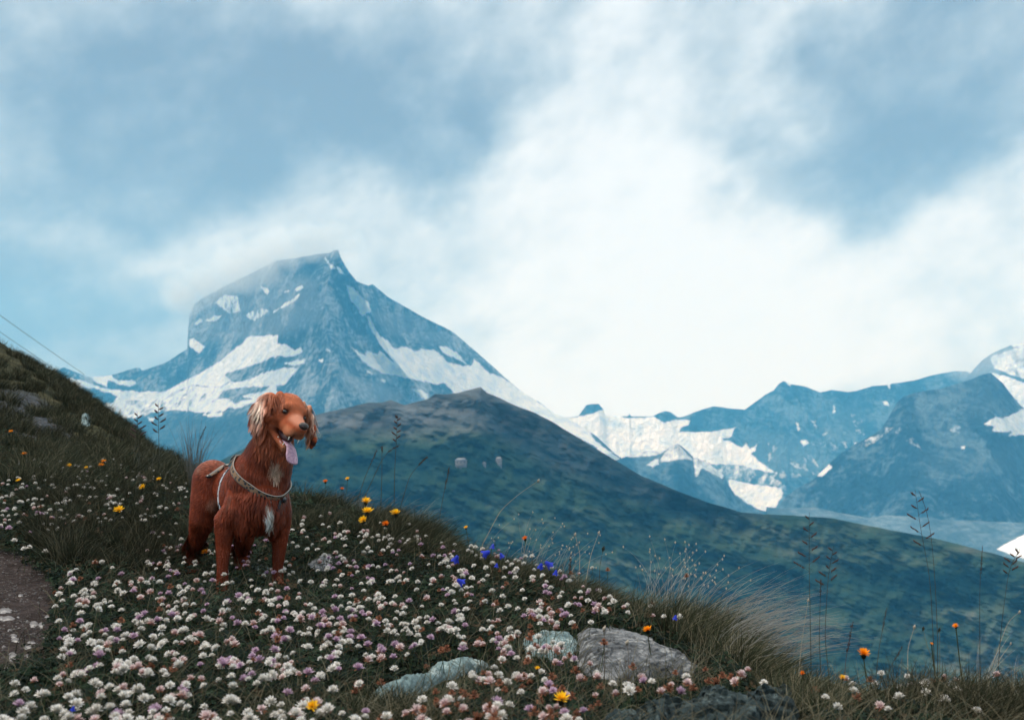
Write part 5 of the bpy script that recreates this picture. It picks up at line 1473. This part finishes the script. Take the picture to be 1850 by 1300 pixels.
HW = [(215, 922, 17, 'y', "yellow orange flower among white clover at the far left, the largest there"),
 (661, 906, 17, 'y', "topmost yellow orange flower of the cluster right of the dog"), (664, 925, 20, 'y', "second yellow orange flower of the cluster right of the dog, just under the topmost"),
 (657, 940, 16, 'y', "lowest left yellow orange flower of the cluster right of the dog"), (715, 928, 19, 'y', "yellow orange flower at the right end of the cluster right of the dog"),
 (697, 947, 13, 'r', "red orange half open flower below the yellow cluster right of the dog"), (1170, 1138, 17, 'o', "orange flower standing in front of the large grey rock's crest"),
 (1014, 1263, 27, 'y', "largest orange flower, at the bottom edge below the large grey rock"), (564, 1276, 22, 'y', "bright orange flower at the bottom edge left of the long pale slab"),
 (1560, 1181, 22, 'o', "orange flower alone against the valley, right of the dark boulder"), (371, 998, 14, 'o', "orange flower against the dog's hind leg"),
 (258, 880, 12, 'y', "small yellow orange flower left of the dog, level with its chest strap"), (183, 841, 11, 'o', "lower of the paired orange flowers high in the left meadow"), (187, 834, 10, 'o', "upper of the paired orange flowers high in the left meadow"),
 (125, 841, 9, 'y', "small yellow flower high in the left meadow, left of the orange pair"), (156, 845, 7, 'y', "tiny yellow flower between the orange pair and the small yellow one"), (287, 866, 9, 'y', "small yellow flower nearest the dog's back"),
 (34, 868, 9, 'y', "small yellow flower at the far left edge of the meadow"), (44, 820, 9, 'o', "blurred orange flower far back at the left edge"), (20, 780, 8, 'o', "blurred orange flower highest at the left edge"),
 (628, 865, 8, 'y', "tiny yellow flower on a tall stem right of the dog's chest"), (588, 870, 9, 'r', "rusty red bud flower nearest the dog's chest"), (618, 883, 7, 'r', "rusty red bud flower right of the nearest one to the dog's chest"),
 (949, 973, 11, 'r', "red orange flower on the crest above the blue bells"), (842, 953, 8, 'y', "tiny yellow flower on the crest left of the blue bells"), (1450, 1216, 9, 'r', "small red orange flower behind the dark boulder"),
 (1522, 1224, 11, 'y', "small yellow flower low between the boulder and the lone orange flower"), (971, 1207, 9, 'y', "small yellow orange flower half hidden left of the large grey rock"), (1727, 1131, 11, 'o', "small orange flower high on a thin stem at the right"),
 (1683, 1163, 7, 'o', "tiny orange flower below the high one at the right"), (522, 952, 7, 'y', "tiny yellow flower touching the dog's foreleg")]
for (x, y, w, hue, lab) in HW: hawkweed(x, y, w, hue, lab, dy=26 if w < 14 else 40)

m_bell = veg_mat("blue bell petal", .5, .3)
def bell(px, py, wpx, label, tip):
    g, zt = root_for(px, py, 30); h = max(.04, zt - g[2]); d = g[1]; R = wpx / F * d / 2
    o = empty("blue_bell_flower", g, label, "flower")
    n = 20; prof = [(.12, 1.15), (.42, .95), (.58, .5), (.66, 0), (.92, -.45), (1.12, -.72)]; V = []
    for i, (rr, zz) in enumerate(prof):
        for j in range(n):
            a = 2 * math.pi * j / n; lobe = math.cos(5 * a)
            k = rr * (1 + (.16 * lobe if i >= 4 else 0)); z_ = zz - (.28 * lobe if i == 5 else (.1 * lobe if i == 4 else 0))
            V.append((k * R * math.cos(a), k * R * math.sin(a), z_ * R))
    idx = np.arange(n * 6).reshape(6, n); nx_ = np.roll(idx, -1, 1)
    b = mesh_obj("bell", np.array(V), np.stack([idx[:-1], nx_[:-1], nx_[1:], idx[1:]], -1).reshape(-1, 4), m_bell, o, smooth=True, attrs={'tint': np.tile(np.array([.035, .06, .52]), (n * 6, 1))})
    b.location = (0, 0, h); b.rotation_euler = (.5 * tip[1], tip[0], 0)
    V, fc = stem_geo(h + .012, (.02, 0), .0007, 5, 4); s = mesh_obj("stem", V, fc, m_blade, o, attrs={'tint': np.tile(np.array([.03, .04, .02]), (len(V), 1))}); s.location = (0, 0, h + .012)
for a in [(824, 1009, 13, "blue bell flower at the left end of the crest, apart from the others", (.5, 1)), (878, 999, 14, "blue bell flower opening left in the clump above the meadow", (1.1, .4)), (890, 987, 9, "topmost small blue bell flower of the clump", (.2, 0)),
          (906, 1003, 9, "small blue bell flower right of the topmost one", (-.5, .5)), (977, 1022, 10, "blue bell flower left of the right hand pair on the crest", (.3, 1)), (991, 1019, 14, "largest blue bell flower of the right hand group on the crest", (-.9, .5)),
          (1004, 1034, 9, "lowest blue bell flower of the right hand group", (.2, .5)), (832, 1050, 13, "blue bell flower low among white clover, below the crest", (-1.0, .8)), (1220, 1115, 8, "tiny blue bell flower near the silvery grass tuft", (.2, .4)), (897, 1021, 7, "tiny blue bell flower under the clump", (.2, .2)),
          (132, 1279, 8, "tiny blue bell flower at the bottom left among clover", (.3, .4))]: bell(*a)

# ------------------------------------------------------------------ tall stalks with seed heads
def tube_pts(P, r0, r1, k=5):
    P = np.array(P); t = np.gradient(P, axis=0); t /= np.linalg.norm(t, axis=1)[:, None]
    s = np.cross(t, np.array([0, 1., .1])); s /= np.linalg.norm(s, axis=1)[:, None]; u = np.cross(t, s)
    V = []
    for i in range(len(P)):
        r = r0 + (r1 - r0) * i / (len(P) - 1)
        for j in range(k): a = 2 * math.pi * j / k; V.append(P[i] + (s[i] * math.cos(a) + u[i] * math.sin(a)) * r)
    idx = np.arange(len(P) * k).reshape(len(P), k); nx_ = np.roll(idx, -1, 1)
    return np.array(V), np.stack([idx[:-1], nx_[:-1], nx_[1:], idx[1:]], -1).reshape(-1, 4)
_oct = np.array([(1, 0, 0), (0, 1, 0), (-1, 0, 0), (0, -1, 0), (0, 0, 1.), (0, 0, -1.)]); _of = np.array([(0, 1, 4), (1, 2, 4), (2, 3, 4), (3, 0, 4), (1, 0, 5), (2, 1, 5), (3, 2, 5), (0, 3, 5)])
def grains(P, D, ln, wd):
    V = []
    D = D / np.linalg.norm(D, axis=1)[:, None]
    for p, d in zip(P, D):
        s = np.cross(d, (0, 1, .2)); s /= np.linalg.norm(s); u = np.cross(d, s); V.append((_oct * np.array([wd, wd, ln])) @ np.stack([s, u, d]) + p)
    return np.concatenate(V), (_of[None] + (np.arange(len(P)) * 6)[:, None, None]).reshape(-1, 3)
def stalk(pts, kind, label, colr, headlen=.25, width=5, name="seed_stalk", stemr=.0009):
    """pts: photo pixels from the base to the tip"""
    pts = np.array(pts, float)
    if kind == 'spike': width = width * .62
    G, ok = hit_down(pts[0, 0], pts[0, 1], .02); y0 = G[0, 1] if ok[0] else 3.0
    m = 22; s = np.concatenate([[0], np.cumsum(np.linalg.norm(np.diff(pts, axis=0), axis=1))]); ss = np.linspace(0, s[-1], m)
    q = np.stack([np.interp(ss, s, pts[:, k]) for k in (0, 1)], 1)
    for _ in range(3): q[1:-1] = (q[:-2] + 2 * q[1:-1] + q[2:]) / 4
    P = np.array([at(x, y, y0 + .10 * i / m) for i, (x, y) in enumerate(q)])
    base = np.array([P[0, 0], P[0, 1], float(ground_z(P[0, 0], P[0, 1]))]); P[0] = base
    o = empty(name, base, label, "grass stalk"); r = np.random.RandomState(int(pts[-1, 0]))
    c0 = np.array(colr); stemr = max(stemr, .00040 * y0); V, fc = tube_pts(P - base, stemr, stemr * .45)
    mesh_obj("stem", V, fc, m_blade, o, attrs={'tint': np.tile(c0, (len(V), 1))})
    mpp = y0 / F; tip = P[-1] - base
    i0 = int(m * (1 - headlen)); hp = P[i0:] - base
    if kind == 'spike':
        n = 46; t = r.rand(n); c = np.stack([np.interp(t, np.linspace(0, 1, len(hp)), hp[:, k]) for k in range(3)], 1)
        ax = hp[-1] - hp[0]; ax /= np.linalg.norm(ax); off = r.normal(size=(n, 3)) * width * mpp * .22
        V, fc = grains(c + off, ax + r.normal(size=(n, 3)) * .25, width * mpp * .62, width * mpp * .16)
    elif kind == 'panicle':
        n = 9; C_, D_, TV, TF = [], [], [], []; b0 = 0
        for k in range(n):
            t = k / n; c = np.array([np.interp(t, np.linspace(0, 1, len(hp)), hp[:, j]) for j in range(3)])
            sg = 1 if k % 2 else -1; ln = width * mpp * (1 - .65 * t) * (.6 + .6 * r.rand()); d = np.array([sg * .9, r.normal() * .4, .6])
            e = c + d * ln; tv, tf = tube_pts([c, (c + e) / 2 + np.array([0, 0, .1 * ln]), e], .0004, .0003, 3); TV.append(tv); TF.append(tf + b0); b0 += len(tv)
            for u_ in np.linspace(.45, 1.0, 4): C_.append(c + d * ln * u_); D_.append(d + r.normal(size=3) * .3 + np.array([0, 0, .4]))
        mesh_obj("branches", np.concatenate(TV), np.concatenate(TF), m_blade, o, attrs={'tint': np.tile(c0, (b0, 1))})
        V, fc = grains(np.array(C_), np.array(D_), 4.2 * mpp, 1.5 * mpp)
    else:
        V, fc = grains(np.array([tip]), np.array([[.3, 0, 1.]]), width * mpp * .9, width * mpp * .5)
    hc = {'spike': np.array([.045, .032, .030]), 'panicle': np.array([.07, .045, .045]), 'bud': np.array([.34, .31, .26]), 'darkbud': np.array([.02, .022, .016])}[kind]
    mesh_obj("seed_head", V, fc, m_blade, o, attrs={'tint': np.tile(hc, (len(V), 1))})
DK, LT = (.040, .042, .030), (.26, .24, .19)
ST = [([(1690,1250),(1686,1150),(1680,1040),(1664,960),(1653,884)], 'panicle', "tallest grass stalk with an open seed head at the right", DK, .30, 26),
 ([(1694,1250),(1694,1150),(1690,1060),(1684,980),(1674,915),(1660,886)], 'spike', "thin arching stalk just right of the tallest one", DK, .16, 3),
 ([(1466,1245),(1464,1130),(1462,1030),(1462,925)], 'panicle', "straight grass stalk with an open seed head, right of the silvery tuft", DK, .34, 22),
 ([(1484,1245),(1480,1150),(1483,1046)], 'spike', "short stalk with a dark narrow spike beside the straight open headed one", DK, .16, 6),
 ([(1500,1245),(1490,1150),(1496,1040),(1506,986)], 'panicle', "leaning stalk with a small loose seed head, third from the silvery tuft", DK, .28, 18),
 ([(1771,1250),(1770,1150),(1770,1060),(1775,986)], 'spike', "stalk with a long dark narrow spike near the right edge", DK, .22, 6),
 ([(1800,1250),(1810,1120),(1824,1020),(1843,992)], 'panicle', "drooping stalk at the right edge with a loose seed head", DK, .2, 16),
 ([(1441,1240),(1448,1160),(1460,1084)], 'bud', "pale stalk with a cream tip left of the straight open headed stalk", LT, .1, 5),
 ([(1776,1250),(1800,1180),(1822,1120),(1842,1105)], 'bud', "pale stalk bending right with a cream tip at the right edge", LT, .1, 5),
 ([(1780,1250),(1806,1190),(1826,1162)], 'bud', "shorter pale stalk under the bending one at the right edge", LT, .1, 4),
 ([(1600,1245),(1608,1205),(1630,1168)], 'spike', "low leaning stalk with a dark spikelet right of the lone orange flower", DK, .35, 6),
 ([(1524,1250),(1528,1190),(1541,1122)], 'spike', "stalk with a purplish feathery spike left of the lone orange flower", (.06, .045, .05), .45, 8),
 ([(1580,1245),(1588,1170),(1602,1098)], 'spike', "faint dark stalk behind the lone orange flower", DK, .3, 5),
 ([(1640,1245),(1640,1170),(1652,1132)], 'bud', "stalk bent under a cream bud right of centre in the far right group", LT, .1, 6),
 ([(645,905),(660,860),(681,813)], 'spike', "leftmost dark spiked stalk on the crest right of the dog", DK, .3, 5),
 ([(688,915),(690,860),(690,806)], 'spike', "upright dark spiked stalk next to the leftmost one", DK, .12, 5),
 ([(655,905),(690,830),(704,812),(722,804)], 'spike', "arching dark spiked stalk above the yellow flower cluster", DK, .2, 5),
 ([(722,920),(740,860),(757,838),(772,825)], 'spike', "dark spiked stalk leaning right above the crest", DK, .2, 6),
 ([(790,960),(800,900),(812,844)], 'spike', "dark spiked stalk alone in front of the green ridge", DK, .34, 6),
 ([(712,920),(713,850),(716,800),(718,748)], 'panicle', "thin tall stalk with a sparse seed head in front of the mountain's foot", DK, .3, 9),
 ([(868,990),(905,920),(940,890),(973,868)], 'bud', "long pale stalk with a cream tip reaching up right from the crest", LT, .1, 5),
 ([(1058,1050),(1068,1000),(1082,962)], 'bud', "pale stalk with a cream tip above the right hand clover", LT, .1, 5),
 ([(1046,1050),(1048,1000),(1039,965)], 'bud', "pale stalk with a cream tip left of its near twin", LT, .1, 5),
 ([(1082,1060),(1084,1020),(1090,991)], 'darkbud', "stalk with a dark closed bud on the crest", DK, .1, 7),
 ([(1030,1050),(1030,1025),(1031,1000)], 'spike', "short dark purple spike on the crest between the pale stalks", (.05, .035, .045), .7, 8),
 ([(1690,1250),(1690,1200),(1676,1170),(1668,1135)], 'darkbud', "branched stalk with dark round buds near the tallest stalk", (.10, .11, .07), .1, 6),
 ([(1696,1250),(1698,1190),(1697,1137)], 'darkbud', "upright stalk with a dark round bud beside the branched one", (.10, .11, .07), .1, 6),
 ([(1092,1215),(1092,1170),(1092,1135)], 'bud', "thin stalk with a pinkish bud before the large grey rock, left one", (.06, .05, .04), .1, 8),
 ([(1136,1215),(1135,1180),(1133,1160)], 'bud', "thin stalk with a pinkish bud before the large grey rock, right one", (.06, .05, .04), .1, 7),
 ([(255,870),(250,800),(248,745)], 'panicle', "thin stalk with a loose head left of the dog, the left one of two", DK, .4, 14),
 ([(288,870),(287,800),(286,728)], 'panicle', "thin stalk with a loose head left of the dog, the right one of two", DK, .4, 14),
 ([(355,870),(358,800),(372,770)], 'spike', "dark spiked stalk rising just behind the dog's rump", DK, .25, 4)]
for a in ST: stalk(*a)

# ------------------------------------------------------------------ cables and far huts
m_cab, nt, b = new_mat("cable"); b.inputs['Base Color'].default_value = (.05, .07, .08, 1)
def cable(p0, p1, d0, d1, label):
    P = [at(p0[0] + (p1[0] - p0[0]) * t, p0[1] + (p1[1] - p0[1]) * t + 5 * t * (1 - t) * 4 * .5, d0 + (d1 - d0) * t) for t in np.linspace(0, 1, 24)]
    P = np.array(P); org = P.mean(0); V, fc = tube_pts(P - org, .028, .028, 6)
    o = mesh_obj("cable", V, fc, m_cab); o.location = org; tag(o, label, "cable", None)
cable((-160, 452), (152, 676), 90, 130, "upper of two faint lift cables crossing the sky at far left")
cable((-160, 486), (108, 672), 90, 130, "lower of two faint lift cables crossing the sky at far left")
m_hw, nt, b = new_mat("hut wall"); b.inputs['Base Color'].default_value = (.15, .135, .135, 1)
m_hr, nt, b = new_mat("hut roof"); b.inputs['Base Color'].default_value = (.17, .18, .20, 1)
m_hg, nt, b = new_mat("hut window"); b.inputs['Base Color'].default_value = (.03, .05, .07, 1)
def hut(px, py, wpx, hpx, label):
    # stands on the ridge face: cast against the ridge mesh
    o = RIDGE_BVH; dv = at(px, py, 1.0).normalized(); h = o.ray_cast(Vector((0, 0, 0)), dv)
    c = h[0]; mpp = c.y / F; w, hh, dp = wpx * mpp, hpx * mpp, wpx * mpp * .7
    r = empty("mountain_hut", c, label, "building")
    def bx(name, x0, x1, y0, y1, z0, z1, mat, par=r):
        v = np.array([[x, y, z] for x in (x0, x1) for y in (y0, y1) for z in (z0, z1)], float)
        return mesh_obj(name, v, np.array([[0, 1, 3, 2], [4, 6, 7, 5], [0, 4, 5, 1], [2, 3, 7, 6], [0, 2, 6, 4], [1, 5, 7, 3]]), mat, par)
    bx("wall", -w / 2, w / 2, -dp / 2, dp / 2, -hh * .8, hh * .6, m_hw)
    e = w * .06; v = np.array([(-w / 2 - e, -dp / 2 - e, hh * .6), (w / 2 + e, -dp / 2 - e, hh * .6), (w / 2 + e, dp / 2 + e, hh * .6), (-w / 2 - e, dp / 2 + e, hh * .6), (-w * .3, 0, hh), (w * .3, 0, hh)])
    mesh_obj("roof", v, [np.array([[0, 1, 5, 4], [2, 3, 4, 5], [0, 3, 2, 1]]), np.array([[1, 2, 5], [3, 0, 4]])], m_hr, r)
    for k in range(3):
        x = -w * .32 + k * w * .32
        bx("window", x - w * .05, x + w * .05, -dp / 2 - .15, -dp / 2 + .1, hh * .12, hh * .38, m_hg)

_ro = bpy.data.objects['valley_ridge']; _me = _ro.data
_n = len(_me.vertices); _co = np.zeros(_n * 3, np.float32); _me.vertices.foreach_get('co', _co); _co = _co.reshape(-1, 3)
_pf = np.zeros(len(_me.polygons) * 4, np.int32); _me.loops.foreach_get('vertex_index', _pf); _pf = _pf.reshape(-1, 4)
_pp = topx(_co[_pf].mean(1)); _sel = (_pp[0] > 780) & (_pp[0] < 960) & (_pp[1] > 780) & (_pp[1] < 900) & (_co[_pf].mean(1)[:, 1] > 100)
RIDGE_BVH = BVHTree.FromPolygons([tuple(v) for v in _co], [tuple(int(i) for i in f) for f in _pf[_sel]])
hut(833, 838, 20, 11, "largest pale mountain hut on the green ridge, left of the other two")
hut(874, 841, 8, 7, "smallest pale hut on the green ridge, in the middle of three")
hut(901, 837, 11, 12, "rightmost pale hut of three on the green ridge")

# ------------------------------------------------------------------ cloud wrapped round the summit
def cloud(pts, rads, depth, dens, label, seed=0):
    VV, FF = [], []; b0 = 0
    bm = bmesh.new(); bmesh.ops.create_icosphere(bm, subdivisions=3, radius=1)
    v = np.array([q.co[:] for q in bm.verts]); f = np.array([[q.index for q in g.verts] for g in bm.faces]); bm.free()
    for (px, py), r in zip(pts, rads):
        c = np.array(at(px, py, depth)); VV.append(v * np.array([r * 1.3, r * 1.5, r]) + c); FF.append(f + b0); b0 += len(v)
    org = np.concatenate(VV).mean(0)
    raw = mesh_obj("cloud_shape", np.concatenate(VV) - org, np.concatenate(FF))
    md = raw.modifiers.new("r", 'REMESH'); md.mode = 'VOXEL'; md.voxel_size = 26
    bpy.context.view_layer.update()
    me = bpy.data.meshes.new_from_object(raw.evaluated_get(bpy.context.evaluated_depsgraph_get())); bpy.data.objects.remove(raw)
    o = bpy.data.objects.new("cloud", me); C.objects.link(o); o.location = org
    m = bpy.data.materials.new("cloud"); m.use_nodes = True; nt = m.node_tree
    for n_ in list(nt.nodes): nt.nodes.remove(n_)
    n = NB(nt); out = nt.nodes.new('ShaderNodeOutputMaterial'); p = nt.nodes.new('ShaderNodeVolumePrincipled')
    p.inputs['Color'].default_value = (.88, .95, 1, 1); p.inputs['Anisotropy'].default_value = .2
    co = n.coord('Object')
    nz = n.noise(n.mapping(co, (1, 1, 1.5), (0, .45, 0)), .0042, 5, .6, .5)
    dist = None
    # density fades towards the outside: distance to the cloud's own centre line
    L_ = [np.array(at(px, py, depth)) - org for px, py in pts]
    for q, r in zip(L_, rads):
        vm = nt.nodes.new('ShaderNodeVectorMath'); vm.operation = 'SUBTRACT'; nt.links.new(co, vm.inputs[0]); vm.inputs[1].default_value = tuple(float(t) for t in q)
        v2 = nt.nodes.new('ShaderNodeVectorMath'); v2.operation = 'MULTIPLY'; nt.links.new(vm.outputs[0], v2.inputs[0]); v2.inputs[1].default_value = (1 / (1.3 * r), 1 / (1.5 * r), 1 / r)
        v3 = nt.nodes.new('ShaderNodeVectorMath'); v3.operation = 'LENGTH'; nt.links.new(v2.outputs[0], v3.inputs[0])
        g = n.mr(v3.outputs['Value'], 1.0, .15)
        dist = g if dist is None else n.math('MAXIMUM', dist, g)
    dd = n.math('ADD', n.math('MULTIPLY', dist, 1.1), n.math('MULTIPLY', n.math('SUBTRACT', nz, .5), 1.7))
    dd = n.math('MULTIPLY', n.mr(dd, .15, 1.1), n.mr(dist, 0, .3))
    nt.links.new(n.math('MULTIPLY', dd, dens), p.inputs['Density'])
    nt.links.new(p.outputs[0], out.inputs['Volume'])
    me.materials.clear(); me.materials.append(m)
    tag(o, label, None, None, 'stuff')
    return o
cloud([(330, 535), (375, 512), (420, 490), (465, 470), (510, 452), (555, 440), (600, 432), (630, 438)], [150, 180, 190, 190, 175, 160, 140, 100], 6050, .0055, "white cloud trailing over the summit and its left ridge")
cloud([(1750, 665), (1785, 650), (1830, 640), (1870, 640)], [150, 160, 160, 160], 7200, .0022, "thin mist in front of the snow capped summit at the right edge", 3)

# ------------------------------------------------------------------ the air
def haze_box():
    x0, x1, y0, y1, z0, z1 = -9000, 9000, -3000, 10500, -1501, 2300
    v = np.array([[x, y, z] for x in (x0, x1) for y in (y0, y1) for z in (z0, z1)], float)
    f = np.array([[0, 1, 3, 2], [4, 6, 7, 5], [0, 4, 5, 1], [2, 3, 7, 6], [0, 2, 6, 4], [1, 5, 7, 3]])
    m = bpy.data.materials.new("haze"); m.use_nodes = True
    nt = m.node_tree
    for n in list(nt.nodes): nt.nodes.remove(n)
    o = nt.nodes.new('ShaderNodeOutputMaterial'); p = nt.nodes.new('ShaderNodeVolumePrincipled')
    p.inputs['Color'].default_value = (.11, .53, 1.0, 1)
    p.inputs['Absorption Color'].default_value = (1, 1, 1, 1)
    p.inputs['Density'].default_value = HAZE
    p.inputs['Anisotropy'].default_value = 0.0
    nt.links.new(p.outputs[0], o.inputs['Volume'])
    ob = mesh_obj("haze", v, f, m)
    tag(ob, None, None, None, 'stuff')
HAZE = 9.0e-5
haze_box()
